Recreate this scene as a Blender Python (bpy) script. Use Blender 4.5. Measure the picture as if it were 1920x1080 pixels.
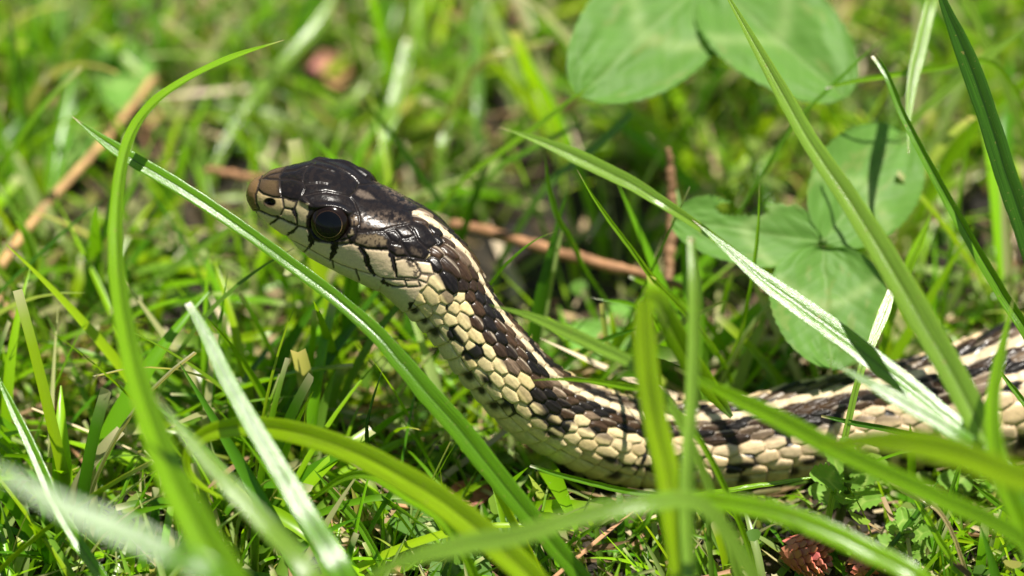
import bpy, math
import numpy as np
from mathutils import Vector

for o in list(bpy.data.objects):
    bpy.data.objects.remove(o)
scene = bpy.context.scene
RNG = np.random.default_rng(7)

# ------------------------------------------------------------------ camera, sky, sun, exposure
MM = 0.001                                   # everything below is laid out in millimetres
PITCH = math.radians(36.0)
LENS, SENSOR = 100.0, 36.0
D = 330.0                                    # mm from camera to the snake's body on the ground
FPX = 1920 * LENS / SENSOR
PXMM = D / FPX                               # mm per photo pixel at that distance
CAM_H = D * math.sin(PITCH) + 18.3 * math.cos(PITCH) + 5.0
FW = np.array([0, math.cos(PITCH), -math.sin(PITCH)])
UP = np.array([0, math.sin(PITCH), math.cos(PITCH)])
RT = np.array([1.0, 0, 0])
CAM = np.array([0, -D * math.cos(PITCH), CAM_H])
FOCUS = D - 15.0

cam_data = bpy.data.cameras.new('camera')
cam_data.lens = LENS
cam_data.sensor_width = SENSOR
cam_data.clip_start = 0.01
cam_data.clip_end = 200.0
cam_data.dof.use_dof = True
cam_data.dof.focus_distance = FOCUS * MM
cam_data.dof.aperture_fstop = 10.5
cam_data.dof.aperture_blades = 9
cam = bpy.data.objects.new('camera', cam_data)
cam.location = Vector(CAM * MM)
cam.rotation_euler = (math.pi / 2 - PITCH, 0, 0)
scene.collection.objects.link(cam)
scene.camera = cam

SUN = 0.25 * RT + 0.77 * UP - 0.585 * FW
SUN = SUN / np.linalg.norm(SUN)
world = bpy.data.worlds.new('World')
scene.world = world
world.use_nodes = True
wn = world.node_tree.nodes
sky = wn.new('ShaderNodeTexSky')
sky.sky_type = 'NISHITA'
sky.sun_disc = False
sky.sun_elevation = math.asin(SUN[2])
sky.sun_rotation = math.atan2(SUN[0], SUN[1])
world.node_tree.links.new(sky.outputs[0], wn['Background'].inputs[0])
wn['Background'].inputs[1].default_value = 0.05
sl = bpy.data.lights.new('sun', 'SUN')
sl.energy = 5.0
sl.angle = math.radians(0.53)
sl.color = (1.0, 0.95, 0.86)
so = bpy.data.objects.new('sun', sl)
so.rotation_euler = Vector(-SUN).to_track_quat('-Z', 'Y').to_euler()
so.location = Vector(SUN * 2.0)
scene.collection.objects.link(so)
scene.view_settings.view_transform = 'Standard'
scene.view_settings.look = 'None'
scene.view_settings.gamma = 1.0
scene.view_settings.use_curve_mapping = False
scene.view_settings.exposure = 0.95
scene.cycles.max_bounces = 8
scene.cycles.transmission_bounces = 6
scene.cycles.caustics_reflective = False
scene.cycles.caustics_refractive = False

HALF = SUN - FW
HALF = HALF / np.linalg.norm(HALF)           # direction a leaf faces when it mirrors the sun to the lens


# ------------------------------------------------------------------ helpers
def unit(v):
    v = np.asarray(v, float)
    return v / np.maximum(np.linalg.norm(v, axis=-1, keepdims=True), 1e-9)


def at(px, py, off=0.0):
    """photo pixel + distance beyond D (mm, minus = towards the lens) -> world mm"""
    d = D + off
    return CAM + FW * d + RT * ((px - 960) / FPX * d) + UP * (-(py - 540) / FPX * d)


def at_height(px, py, z):
    r = FW + RT * ((px - 960) / FPX) + UP * (-(py - 540) / FPX)
    return CAM + r * ((z - CAM[2]) / r[2])


def at_clamped(px, py, off, zmin=0.4):
    p = at(px, py, off)
    return at_height(px, py, zmin) if p[2] < zmin else p


def project(P):
    q = np.asarray(P) - CAM
    d = q @ FW
    return 960 + (q @ RT) / d * FPX, 540 - (q @ UP) / d * FPX, d


def smooth(x):
    x = np.clip(x, 0, 1)
    return x * x * (3 - 2 * x)


def spline(P, n, closed=False):
    """Catmull-Rom through rows of P, n samples, chord parametrised"""
    P = np.asarray(P, float)
    key = P[:, :3] if P.shape[1] >= 3 else P
    t = np.concatenate([[0], np.cumsum(np.sqrt(np.linalg.norm(np.diff(key, axis=0), axis=1)) + 1e-6)])
    t /= t[-1]
    m = np.zeros_like(P)
    dt = np.diff(t)
    sl_ = np.diff(P, axis=0) / dt[:, None]
    m[0], m[-1] = sl_[0], sl_[-1]
    if len(P) > 2:
        w = dt[1:] / (dt[1:] + dt[:-1])
        m[1:-1] = sl_[:-1] * w[:, None] + sl_[1:] * (1 - w)[:, None]
    x = np.linspace(0, 1, n)
    i = np.clip(np.searchsorted(t, x, side='right') - 1, 0, len(P) - 2)
    h = dt[i]
    s = (x - t[i]) / h
    s_, h_ = s[:, None], h[:, None]
    return ((2 * s_**3 - 3 * s_**2 + 1) * P[i] + (s_**3 - 2 * s_**2 + s_) * h_ * m[i]
            + (-2 * s_**3 + 3 * s_**2) * P[i + 1] + (s_**3 - s_**2) * h_ * m[i + 1])


def hash01(*a):
    h = np.zeros(np.broadcast(*a).shape)
    for k, x in enumerate(a):
        h = h + np.asarray(x, float) * (12.9898 + 65.233 * k + 7.31 * k * k)
    return np.mod(np.abs(np.sin(h) * 43758.5453), 1.0)


def vnoise(x, y, seed=0.0):
    xi, yi = np.floor(x), np.floor(y)
    fx, fy = x - xi, y - yi
    fx, fy = fx * fx * (3 - 2 * fx), fy * fy * (3 - 2 * fy)
    g = lambda a, b: hash01(xi + a, yi + b, np.float64(seed))
    return (g(0, 0) * (1 - fx) + g(1, 0) * fx) * (1 - fy) + (g(0, 1) * (1 - fx) + g(1, 1) * fx) * fy


def fnoise(x, y, seed=0.0):
    return (vnoise(x, y, seed) * 0.5 + vnoise(x * 2.1, y * 2.1, seed + 3) * 0.3 + vnoise(x * 4.3, y * 4.3, seed + 6) * 0.2)


def raw_mesh(name, V, loops, starts, totals, smooth_shade=True):
    me = bpy.data.meshes.new(name)
    V = np.ascontiguousarray(V, dtype=np.float32)
    me.vertices.add(len(V))
    me.vertices.foreach_set('co', (V * MM).astype(np.float32).ravel())
    me.loops.add(len(loops))
    me.loops.foreach_set('vertex_index', np.asarray(loops, dtype=np.int32))
    me.polygons.add(len(starts))
    me.polygons.foreach_set('loop_start', np.asarray(starts, dtype=np.int32))
    me.polygons.foreach_set('loop_total', np.asarray(totals, dtype=np.int32))
    me.polygons.foreach_set('use_smooth', np.full(len(starts), smooth_shade, dtype=bool))
    me.update(calc_edges=True)
    me.validate()
    return me


def quad_mesh(name, V, Q, smooth_shade=True):
    Q = np.asarray(Q, dtype=np.int32).reshape(-1, 4)
    n = len(Q)
    return raw_mesh(name, V, Q.ravel(), np.arange(n) * 4, np.full(n, 4), smooth_shade)


def poly_mesh(name, V, F, smooth_shade=True):
    tot = np.array([len(f) for f in F])
    loops = np.concatenate([np.asarray(f) for f in F])
    starts = np.concatenate([[0], np.cumsum(tot)[:-1]])
    return raw_mesh(name, V, loops, starts, tot, smooth_shade)


def set_col(me, C, name='Col'):
    a = me.attributes.new(name, 'FLOAT_COLOR', 'POINT')
    C = np.asarray(C, dtype=np.float32)
    if C.shape[1] == 3:
        C = np.concatenate([C, np.ones((len(C), 1), np.float32)], axis=1)
    a.data.foreach_set('color', C.ravel())


def set_float(me, name, X):
    a = me.attributes.new(name, 'FLOAT', 'POINT')
    a.data.foreach_set('value', np.asarray(X, dtype=np.float32).ravel())


def link(name, me, mat, parent=None, label=None, category=None, group=None, kind=None, origin=None):
    if origin is not None and me is not None:
        co = np.empty(len(me.vertices) * 3, np.float32)
        me.vertices.foreach_get('co', co)
        co = (co.reshape(-1, 3) - (np.asarray(origin) * MM).astype(np.float32))
        me.vertices.foreach_set('co', co.ravel())
        me.update()
    o = bpy.data.objects.new(name, me)
    if me is not None and mat is not None:
        me.materials.append(mat)
    if origin is not None:
        o.location = Vector(np.asarray(origin) * MM)
    scene.collection.objects.link(o)
    if parent is not None:
        o.parent = parent
        if origin is None:
            o.location = -parent.location
        else:
            o.location = Vector(np.asarray(origin) * MM) - parent.location
    for k, v in (('label', label), ('category', category), ('group', group), ('kind', kind)):
        if v:
            o[k] = v
    return o


def part(name, me, mat, parent, base=(0, 0, 0), gbase=None):
    """child mesh given in world mm; base = the world-mm location of the parent's origin"""
    o = bpy.data.objects.new(name, me)
    me.materials.append(mat)
    co = np.empty(len(me.vertices) * 3, np.float32)
    me.vertices.foreach_get('co', co)
    co = co.reshape(-1, 3) - (np.asarray(base) * MM).astype(np.float32)
    me.vertices.foreach_set('co', co.ravel())
    me.update()
    scene.collection.objects.link(o)
    o.parent = parent
    return o


def empty(name, base, label, category, group=None):
    o = bpy.data.objects.new(name, None)
    o.empty_display_size = 0.005
    o.location = Vector(np.asarray(base) * MM)
    scene.collection.objects.link(o)
    o['label'], o['category'] = label, category
    if group:
        o['group'] = group
    return o


def tube(P, R, n=8):
    P = np.asarray(P, float)
    T = unit(np.gradient(P, axis=0))
    ref = np.array([0.31, 0.2, 0.93])
    A = unit(np.cross(T, ref))
    B = np.cross(T, A)
    th = np.arange(n) * 2 * math.pi / n
    R = np.broadcast_to(np.asarray(R, float), (len(P),))
    V = P[:, None] + R[:, None, None] * (A[:, None] * np.cos(th)[None, :, None] + B[:, None] * np.sin(th)[None, :, None])
    m = len(P)
    i, j = np.meshgrid(np.arange(m - 1), np.arange(n), indexing='ij')
    a, b = i * n + j, i * n + (j + 1) % n
    Q = np.stack([a, b, b + n, a + n], -1).reshape(-1, 4)
    F = [tuple(q) for q in Q] + [tuple(range(n))[::-1], tuple((m - 1) * n + k for k in range(n))]
    return V.reshape(-1, 3), F


# ------------------------------------------------------------------ materials
def nodes_of(name):
    m = bpy.data.materials.new(name)
    m.use_nodes = True
    nt = m.node_tree
    return m, nt, nt.nodes, nt.links, nt.nodes['Principled BSDF'], nt.nodes['Material Output']


def leaf_material(name, rough=0.36, trans=0.42, stripes=True, spec=0.5, tgain=(1.9, 1.75, 0.8)):
    m, nt, N, L, bs, out = nodes_of(name)
    col = N.new('ShaderNodeAttribute'); col.attribute_name = 'Col'
    base = col.outputs['Color']
    if stripes:
        bu = N.new('ShaderNodeAttribute'); bu.attribute_name = 'bu'
        bv = N.new('ShaderNodeAttribute'); bv.attribute_name = 'bv'
        comb = N.new('ShaderNodeCombineXYZ')
        sc = N.new('ShaderNodeMath'); sc.operation = 'MULTIPLY'; sc.inputs[1].default_value = 15.0
        sv = N.new('ShaderNodeMath'); sv.operation = 'MULTIPLY'; sv.inputs[1].default_value = 0.12
        L.new(bu.outputs['Fac'], sc.inputs[0]); L.new(bv.outputs['Fac'], sv.inputs[0])
        L.new(sc.outputs[0], comb.inputs[0]); L.new(sv.outputs[0], comb.inputs[1])
        nz = N.new('ShaderNodeTexNoise'); nz.inputs['Scale'].default_value = 1.0; nz.inputs['Detail'].default_value = 3.0
        L.new(comb.outputs[0], nz.inputs['Vector'])
        mr = N.new('ShaderNodeMapRange')
        mr.inputs['From Min'].default_value = 0.3; mr.inputs['From Max'].default_value = 0.7
        mr.inputs['To Min'].default_value = 0.62; mr.inputs['To Max'].default_value = 1.36
        L.new(nz.outputs['Fac'], mr.inputs['Value'])
        mx = N.new('ShaderNodeMix'); mx.data_type = 'RGBA'; mx.blend_type = 'MULTIPLY'
        mx.inputs['Factor'].default_value = 1.0
        L.new(base, mx.inputs[6]); L.new(mr.outputs[0], mx.inputs[7])
        base = mx.outputs[2]
        cb3 = N.new('ShaderNodeCombineXYZ')
        L.new(bu.outputs['Fac'], cb3.inputs[0]); L.new(bv.outputs['Fac'], cb3.inputs[1])
        n3 = N.new('ShaderNodeTexNoise'); n3.inputs['Scale'].default_value = 1.7; n3.inputs['Detail'].default_value = 2.0
        L.new(cb3.outputs[0], n3.inputs['Vector'])
        m3 = N.new('ShaderNodeMapRange')
        m3.inputs['From Min'].default_value = 0.66; m3.inputs['From Max'].default_value = 0.74
        m3.inputs['To Min'].default_value = 0.0; m3.inputs['To Max'].default_value = 0.75
        L.new(n3.outputs['Fac'], m3.inputs['Value'])
        mx3 = N.new('ShaderNodeMix'); mx3.data_type = 'RGBA'
        L.new(m3.outputs[0], mx3.inputs['Factor']); L.new(base, mx3.inputs[6])
        mx3.inputs[7].default_value = (0.24, 0.21, 0.06, 1)
        base = mx3.outputs[2]
        # pores and waxy sparkle along the ribs
        cb2 = N.new('ShaderNodeCombineXYZ')
        s2 = N.new('ShaderNodeMath'); s2.operation = 'MULTIPLY'; s2.inputs[1].default_value = 16.0
        s3 = N.new('ShaderNodeMath'); s3.operation = 'MULTIPLY'; s3.inputs[1].default_value = 4.5
        L.new(bu.outputs['Fac'], s2.inputs[0]); L.new(bv.outputs['Fac'], s3.inputs[0])
        L.new(s2.outputs[0], cb2.inputs[0]); L.new(s3.outputs[0], cb2.inputs[1])
        n2 = N.new('ShaderNodeTexNoise'); n2.inputs['Scale'].default_value = 1.0; n2.inputs['Detail'].default_value = 2.0
        L.new(cb2.outputs[0], n2.inputs['Vector'])
        ad = N.new('ShaderNodeMath'); ad.operation = 'ADD'
        L.new(nz.outputs['Fac'], ad.inputs[0]); L.new(n2.outputs['Fac'], ad.inputs[1])
        bp = N.new('ShaderNodeBump'); bp.inputs['Strength'].default_value = 0.22; bp.inputs['Distance'].default_value = 0.00012
        L.new(ad.outputs[0], bp.inputs['Height'])
        L.new(bp.outputs[0], bs.inputs['Normal'])
    L.new(base, bs.inputs['Base Color'])
    bs.inputs['Roughness'].default_value = rough
    bs.inputs['Specular IOR Level'].default_value = spec
    tr = N.new('ShaderNodeBsdfTranslucent')
    tm = N.new('ShaderNodeMix'); tm.data_type = 'RGBA'; tm.blend_type = 'MULTIPLY'; tm.inputs['Factor'].default_value = 1.0
    tm.inputs[7].default_value = (*tgain, 1)
    tm.clamp_result = False
    L.new(base, tm.inputs[6]); L.new(tm.outputs[2], tr.inputs['Color'])
    mix = N.new('ShaderNodeMixShader'); mix.inputs[0].default_value = trans
    L.new(bs.outputs[0], mix.inputs[1]); L.new(tr.outputs[0], mix.inputs[2])
    L.new(mix.outputs[0], out.inputs['Surface'])
    return m


M_BLADE = leaf_material('grass_leaf', rough=0.21, spec=0.55)
M_LAWN = leaf_material('lawn_leaf', rough=0.30, stripes=False, trans=0.42, spec=0.35)
M_COVER = leaf_material('ground_cover_leaf', rough=0.5, stripes=False, trans=0.4, spec=0.15)
M_CLOVER = leaf_material('clover_leaf', rough=0.5, stripes=False, trans=0.38, spec=0.15, tgain=(1.5, 1.5, 0.9))
M_DRY = leaf_material('dry_grass', rough=0.6, stripes=False, trans=0.25, spec=0.3, tgain=(1.2, 1.1, 0.8))


def attr_material(name, rough=0.5, spec=0.5, rough_attr=None, bump=None, coat=0.0):
    m, nt, N, L, bs, out = nodes_of(name)
    col = N.new('ShaderNodeAttribute'); col.attribute_name = 'Col'
    L.new(col.outputs['Color'], bs.inputs['Base Color'])
    bs.inputs['Roughness'].default_value = rough
    bs.inputs['Specular IOR Level'].default_value = spec
    bs.inputs['Coat Weight'].default_value = coat
    bs.inputs['Coat Roughness'].default_value = 0.12
    if rough_attr:
        ra = N.new('ShaderNodeAttribute'); ra.attribute_name = rough_attr
        L.new(ra.outputs['Fac'], bs.inputs['Roughness'])
        ga = N.new('ShaderNodeAttribute'); ga.attribute_name = 'gloss'
        L.new(ga.outputs['Fac'], bs.inputs['Specular IOR Level'])
    if bump:
        tc = N.new('ShaderNodeTexCoord')
        nz = N.new('ShaderNodeTexNoise'); nz.inputs['Scale'].default_value = bump[0]; nz.inputs['Detail'].default_value = 4
        L.new(tc.outputs['Object'], nz.inputs['Vector'])
        bp = N.new('ShaderNodeBump'); bp.inputs['Strength'].default_value = bump[1]; bp.inputs['Distance'].default_value = bump[2]
        L.new(nz.outputs['Fac'], bp.inputs['Height']); L.new(bp.outputs[0], bs.inputs['Normal'])
    return m


M_SKIN = attr_material('snake_skin', rough_attr='rough', spec=0.38, bump=(2600.0, 0.5, 0.00006))
M_WOOD = attr_material('dry_stem', rough=0.65, spec=0.3, bump=(1500.0, 0.6, 0.0002))
M_CONE = attr_material('cone_scale_surface', rough=0.38, spec=0.5, bump=(1800.0, 0.5, 0.0001))


def plain_material(name, color, rough, spec=0.5, coat=0.0):
    m, nt, N, L, bs, out = nodes_of(name)
    nz = N.new('ShaderNodeTexNoise'); nz.inputs['Scale'].default_value = 900.0
    tc = N.new('ShaderNodeTexCoord'); L.new(tc.outputs['Object'], nz.inputs['Vector'])
    rp = N.new('ShaderNodeValToRGB')
    rp.color_ramp.elements[0].color = (*[c * 0.6 for c in color], 1)
    rp.color_ramp.elements[1].color = (*[min(1, c * 1.4) for c in color], 1)
    L.new(nz.outputs['Fac'], rp.inputs[0]); L.new(rp.outputs[0], bs.inputs['Base Color'])
    bs.inputs['Roughness'].default_value = rough
    bs.inputs['Specular IOR Level'].default_value = spec
    bs.inputs['Coat Weight'].default_value = coat
    bs.inputs['Coat Roughness'].default_value = 0.02
    return m


def ground_material():
    m, nt, N, L, bs, out = nodes_of('soil_and_thatch')
    tc = N.new('ShaderNodeTexCoord')
    n1 = N.new('ShaderNodeTexNoise'); n1.inputs['Scale'].default_value = 140.0; n1.inputs['Detail'].default_value = 6
    n2 = N.new('ShaderNodeTexNoise'); n2.inputs['Scale'].default_value = 700.0; n2.inputs['Detail'].default_value = 4
    for n in (n1, n2):
        L.new(tc.outputs['Object'], n.inputs['Vector'])
    r = N.new('ShaderNodeValToRGB')
    e = r.color_ramp.elements
    e[0].position = 0.38; e[0].color = (0.007, 0.005, 0.003, 1)
    e[1].position = 0.72; e[1].color = (0.085, 0.055, 0.026, 1)
    k = r.color_ramp.elements.new(0.5); k.color = (0.024, 0.018, 0.009, 1)
    L.new(n1.outputs['Fac'], r.inputs[0])
    mx = N.new('ShaderNodeMix'); mx.data_type = 'RGBA'; mx.blend_type = 'OVERLAY'; mx.inputs['Factor'].default_value = 0.6
    L.new(r.outputs[0], mx.inputs[6]); L.new(n2.outputs['Fac'], mx.inputs[7])
    L.new(mx.outputs[2], bs.inputs['Base Color'])
    bs.inputs['Roughness'].default_value = 0.9
    bp = N.new('ShaderNodeBump'); bp.inputs['Strength'].default_value = 1.0; bp.inputs['Distance'].default_value = 0.003
    L.new(n2.outputs['Fac'], bp.inputs['Height']); L.new(bp.outputs[0], bs.inputs['Normal'])
    return m


# ------------------------------------------------------------------ the ground
def build_ground():
    g = np.concatenate([-np.geomspace(40000, 420, 24), np.linspace(-400, 400, 161), np.geomspace(420, 40000, 24)])
    X, Y = np.meshgrid(g, g, indexing='ij')
    near = np.exp(-(np.hypot(X, Y) / 900.0) ** 2)
    Z = (fnoise(X / 14.0 + 50, Y / 14.0 + 50, 2) - 0.62) * 2.6 * near - 0.4
    n = len(g)
    i, j = np.meshgrid(np.arange(n - 1), np.arange(n - 1), indexing='ij')
    a = i * n + j
    Q = np.stack([a, a + n, a + n + 1, a + 1], -1)
    me = quad_mesh('ground', np.stack([X, Y, Z], -1).reshape(-1, 3), Q)
    o = link('ground', me, ground_material(), kind='structure',
             label='dark brown soil and thatch under the lawn', category='ground')
    return o


build_ground()

# ------------------------------------------------------------------ the snake
# paired outline points of the photograph: (top x, top y, bottom x, bottom y, distance offset, dorsal angle, superellipse n, width/height)
def zz(x, y):
    return 440 + x / 4.0, 280 + y / 4.0


HEAD = [((93, 292), (93, 312), 42, 2.0, 1.0), ((104, 250), (98, 345), 42, 2.1, 1.0), ((128, 218), (108, 385), 42, 2.2, 1.0),
        ((172, 193), (128, 430), 42, 2.3, 1.0), ((250, 168), (162, 490), 42, 2.4, 1.0), ((335, 145), (205, 540), 42, 2.5, 1.02),
        ((430, 125), (275, 598), 42, 2.5, 1.05), ((520, 108), (345, 648), 42, 2.5, 1.08), ((640, 85), (440, 715), 42, 2.7, 1.1),
        ((740, 88), (535, 778), 42, 2.8, 1.1), ((830, 115), (625, 834), 42, 2.9, 1.12), ((910, 172), (720, 888), 41, 2.9, 1.14),
        ((1150, 278), (890, 980), 38, 2.8, 1.16), ((1320, 368), (1020, 1042), 34, 2.5, 1.14), ((1450, 440), (1120, 1090), 29, 2.2, 1.1)]
BODY = [(830, 417, 742, 570, 26, 2.1, 1.05), (866, 453, 768, 596, 24, 2.1, 1.0), (893, 496, 788, 618, 24, 2.1, 1.0),
        (940, 569, 818, 652, 25, 2.1, 1.0), (984, 622, 858, 708, 28, 2.1, 1.0), (1015, 655, 893, 750, 32, 2.1, 1.0),
        (1042, 680, 937, 798, 36, 2.1, 1.0), (1078, 704, 990, 838, 39, 2.1, 1.02), (1144, 730, 1085, 886, 41, 2.15, 1.05),
        (1207, 749, 1180, 914, 42, 2.2, 1.05), (1296, 754, 1300, 921, 42, 2.2, 1.05), (1370, 750, 1400, 916, 42, 2.2, 1.05),
        (1460, 724, 1505, 900, 42, 2.2, 1.05), (1548, 705, 1590, 886, 41, 2.2, 1.05), (1640, 685, 1680, 880, 40, 2.2, 1.05),
        (1714, 667, 1762, 876, 39, 2.2, 1.05), (1792, 641, 1850, 872, 38, 2.2, 1.05), (1884, 608, 1950, 850, 37, 2.2, 1.05),
        (1990, 575, 2060, 815, 37, 2.2, 1.05)]
rows = []
for (t, b, phi, nn, wh) in HEAD:
    rows.append([*zz(*t), *zz(*b), -12.0, phi, nn, wh])
offs = [-12, -12, -11.5, -11, -10, -9, -7.5, -5.5, -2.5]
for k, (tx, ty, bx, by, phi, nn, wh) in enumerate(BODY):
    if k < len(offs):
        off = offs[k]
    else:
        cx, cy = (tx + bx) / 2, (ty + by) / 2
        rp = math.hypot(tx - bx, ty - by) / 2
        p = at_height(cx, cy, rp * PXMM - 0.4)
        off = (p - CAM) @ FW - D
    rows.append([tx, ty, bx, by, off, phi, nn, wh])
rows = np.array(rows, float)
ctr = np.stack([(rows[:, 0] + rows[:, 2]) / 2, (rows[:, 1] + rows[:, 3]) / 2, rows[:, 4] * 8], 1)
dense = spline(np.concatenate([ctr, rows], axis=1), 3000)[:, 3:]


def frames_from(rows_):
    tx, ty, bx, by, off, phi, nn, wh = rows_.T
    d = D + off
    mm = d / FPX
    cx, cy = (tx + bx) / 2, (ty + by) / 2
    C = CAM + FW * d[:, None] + RT * ((cx - 960) * mm)[:, None] + UP * (-(cy - 540) * mm)[:, None]
    E = np.hypot(tx - bx, ty - by) * mm / 2
    nimg = RT * ((tx - bx))[:, None] + UP * (-(ty - by))[:, None]
    return C, E, unit(nimg), np.radians(phi), nn, wh


C, E, NI, PHI, NN, WH = frames_from(dense)
seg = np.concatenate([[0], np.cumsum(np.linalg.norm(np.diff(C, axis=0), axis=1))])
# the rest of the body lies in the grass beyond the picture and tapers to the tail
S_VIS = seg[-1]
p0, dirv = C[-1].copy(), unit(C[-1] - C[-60])
dirv[2] = 0
dirv = unit(dirv)
ang = math.atan2(dirv[1], dirv[0])
tail_C, tail_E, tail_s = [], [], []
p, r0, s_ = p0.copy(), E[-1], S_VIS
TAIL = 420.0
for k in range(1, 301):
    f = k / 300
    step = TAIL / 300
    ang += step * (0.010 * math.cos(f * 7.0) + 0.0012)
    p = p + np.array([math.cos(ang), math.sin(ang), 0]) * step
    r = r0 * (1 + 0.12 * math.sin(min(f / 0.4, 1) * math.pi)) * (1 - smooth(np.array((f - 0.35) / 0.65))) + 0.6 * f
    s_ += step
    tail_C.append([p[0], p[1], r - 0.4]); tail_E.append(r); tail_s.append(s_)
tail_C, tail_E, tail_s = np.array(tail_C), np.array(tail_E), np.array(tail_s)

head_end = seg[np.argmin(np.abs(dense[:, 0] - 830))]
S_ALL = np.concatenate([seg, tail_s])
grid_s = [0.0]
while grid_s[-1] < S_ALL[-1] - 0.5:
    s = grid_s[-1]
    grid_s.append(s + (0.022 if s < 0.6 else 0.055 if s < head_end + 4 else 0.085 if s < S_VIS - 12 else 0.4))
grid_s = np.array(grid_s)
NT = 300


def samp(vis, tail):
    a = np.concatenate([vis, tail])
    if a.ndim == 1:
        return np.interp(grid_s, S_ALL, a)
    return np.stack([np.interp(grid_s, S_ALL, a[:, k]) for k in range(a.shape[1])], 1)


nt_ = len(tail_C)
gC = samp(C, tail_C)
gE = samp(E, tail_E)
gN = unit(samp(NI, np.repeat(NI[-1:], nt_, 0)))
gPhi, gNN, gWH = samp(PHI, np.repeat(PHI[-1], nt_)), samp(NN, np.repeat(2.2, nt_)), samp(WH, np.repeat(1.05, nt_))
T = unit(np.gradient(gC, grid_s, axis=0))
for _ in range(30):
    T[1:-1] = (T[:-2] + T[1:-1] * 2 + T[2:]) / 4
T[:40] = T[40]
T = unit(T)
V_ = -FW - (-FW @ T.T)[:, None] * T
V_ = unit(V_)
N_ = gN - (np.sum(gN * T, 1))[:, None] * T
N_ = N_ - np.sum(N_ * V_, 1)[:, None] * V_
N_ = unit(N_)
dors = unit(np.cos(gPhi)[:, None] * N_ + np.sin(gPhi)[:, None] * V_)
upv = np.array([0, 0, 1.0]) - T * T[:, 2:3]
wt = smooth((grid_s - (S_VIS - 14)) / 28)[:, None]
dors = unit(dors * (1 - wt) + unit(upv) * wt)
side = unit(np.cross(T, dors))
sgn = np.sign(np.sum(side * (-FW), 1))
sgn = np.where(grid_s > S_VIS - 20, sgn[np.searchsorted(grid_s, S_VIS - 20)], sgn)
side = side * sgn[:, None]
phi_eff = np.arctan2(np.sum(dors * V_, 1), np.sum(dors * N_, 1))

th = (np.arange(NT) / NT) * 2 * math.pi - math.pi          # 0 = along the back, + = side turned to the camera
# superellipse cross-section with polar-uniform parameter, widened (flat) belly
ct, st = np.cos(th), np.sin(th)
n_ = gNN[:, None]
rad = (np.abs(ct)[None] ** n_ + np.abs(st / gWH[:, None]) ** n_ + 1e-12) ** (-1 / n_)
w = rad * st[None]
h = rad * ct[None]
h = np.where(h < -0.86, -0.86 + (h + 0.86) * 0.45, h)
p_ = h * np.cos(phi_eff)[:, None] - w * np.sin(phi_eff)[:, None]
pm, pM = p_.min(1), p_.max(1)
scl = np.where(grid_s < S_VIS - 14, 2 * gE / (pM - pm), gE)
scl = np.where(grid_s < S_VIS - 14, scl, np.interp(grid_s, [S_VIS - 14, S_VIS + 14], [1, 0]) * 2 * gE / (pM - pm) + np.interp(grid_s, [S_VIS - 14, S_VIS + 14], [0, 1]) * gE)
shift = -(pM + pm) / 2 * scl * np.interp(grid_s, [S_VIS - 14, S_VIS + 14], [1, 0])
B0 = gC + N_ * shift[:, None]
base = B0[:, None] + scl[:, None, None] * (h[..., None] * dors[:, None] + w[..., None] * side[:, None])
NS = len(grid_s)
# normals of the smooth body
dS = np.gradient(base, axis=0)
dT = np.roll(base, -1, 1) - np.roll(base, 1, 1)
nor = unit(np.cross(dS, dT))
outw = np.sign(np.sum(nor * (base - B0[:, None]), -1, keepdims=True))
nor = nor * np.where(outw == 0, 1, outw)
nor[0] = -T[0]
ss = np.repeat(grid_s[:, None], NT, 1)
absth = np.degrees(np.abs(th))[None].repeat(NS, 0)

# --- scale rows of neck and body
pitch = np.interp(grid_s, [0, head_end, head_end + 8, head_end + 30, head_end + 55, S_VIS, S_VIS + 200, S_ALL[-1]], [1.6, 1.65, 1.85, 2.4, 2.75, 3.1, 3.1, 1.1])
uu = np.concatenate([[0], np.cumsum(np.diff(grid_s) / pitch[1:])])
u = np.repeat(uu[:, None], NT, 1)
edges = np.array([0, 5.8, 14.0, 23, 32, 42.0, 58, 75, 92.0])
edges_neck = np.array([0, 5.5, 18, 32, 46, 60, 76, 93, 110.0])
rowv = np.arange(9) - 0.5 + np.where(np.arange(9) == 0, 0.5, 0)
wn_ = smooth((grid_s - head_end) / 34.0)[:, None]
v = np.interp(absth, edges, rowv) * wn_ + np.interp(absth, edges_neck, rowv) * (1 - wn_)
thS = 92.0 * wn_ + 110.0 * (1 - wn_)          # where the belly plates begin, degrees from the back line
dS_ = thS - 84.0
sidev = np.where(th >= 0, 0.0, 100.0)[None].repeat(NS, 0)
warp = (fnoise(u * 1.3, v * 1.1 + sidev, 5) - 0.5) * 0.16
uw = u + warp
vw = v + (fnoise(u * 1.1 + 9, v * 1.2 + sidev, 8) - 0.5) * 0.18
k0 = np.round(vw)
best = np.full(u.shape, 9e9); second = np.full(u.shape, 9e9)
bi = np.zeros(u.shape); bk = np.zeros(u.shape); bdu = np.zeros(u.shape); bdv = np.zeros(u.shape)
for dk in (-1, 0, 1):
    k = k0 + dk
    valid = (k <= 7)
    beta = np.where(np.abs(k) >= 5, 0.98, 0.80)
    o5 = np.where(np.mod(np.abs(k), 2) == 1, 0.5, 0.0)
    i0 = np.floor(uw - o5)
    for di in (0, 1):
        cu = i0 + di + o5
        ju = (hash01(cu + sidev, k, np.float64(5)) - 0.5) * 0.20
        jv = (hash01(cu + sidev, k, np.float64(6)) - 0.5) * 0.22
        du_, dv_ = uw - cu - ju, vw - k - jv
        du_t = du_ + 0.05 * (np.abs(dv_))
        dd = np.where(valid, np.sqrt(du_t ** 2 + (beta * dv_) ** 2), 9e9)
        m = dd < best
        second = np.where(m, best, np.minimum(second, dd))
        bi = np.where(m, cu, bi); bk = np.where(m, k, bk); bdu = np.where(m, du_, bdu); bdv = np.where(m, dv_, bdv)
        best = np.where(m, dd, best)
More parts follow.
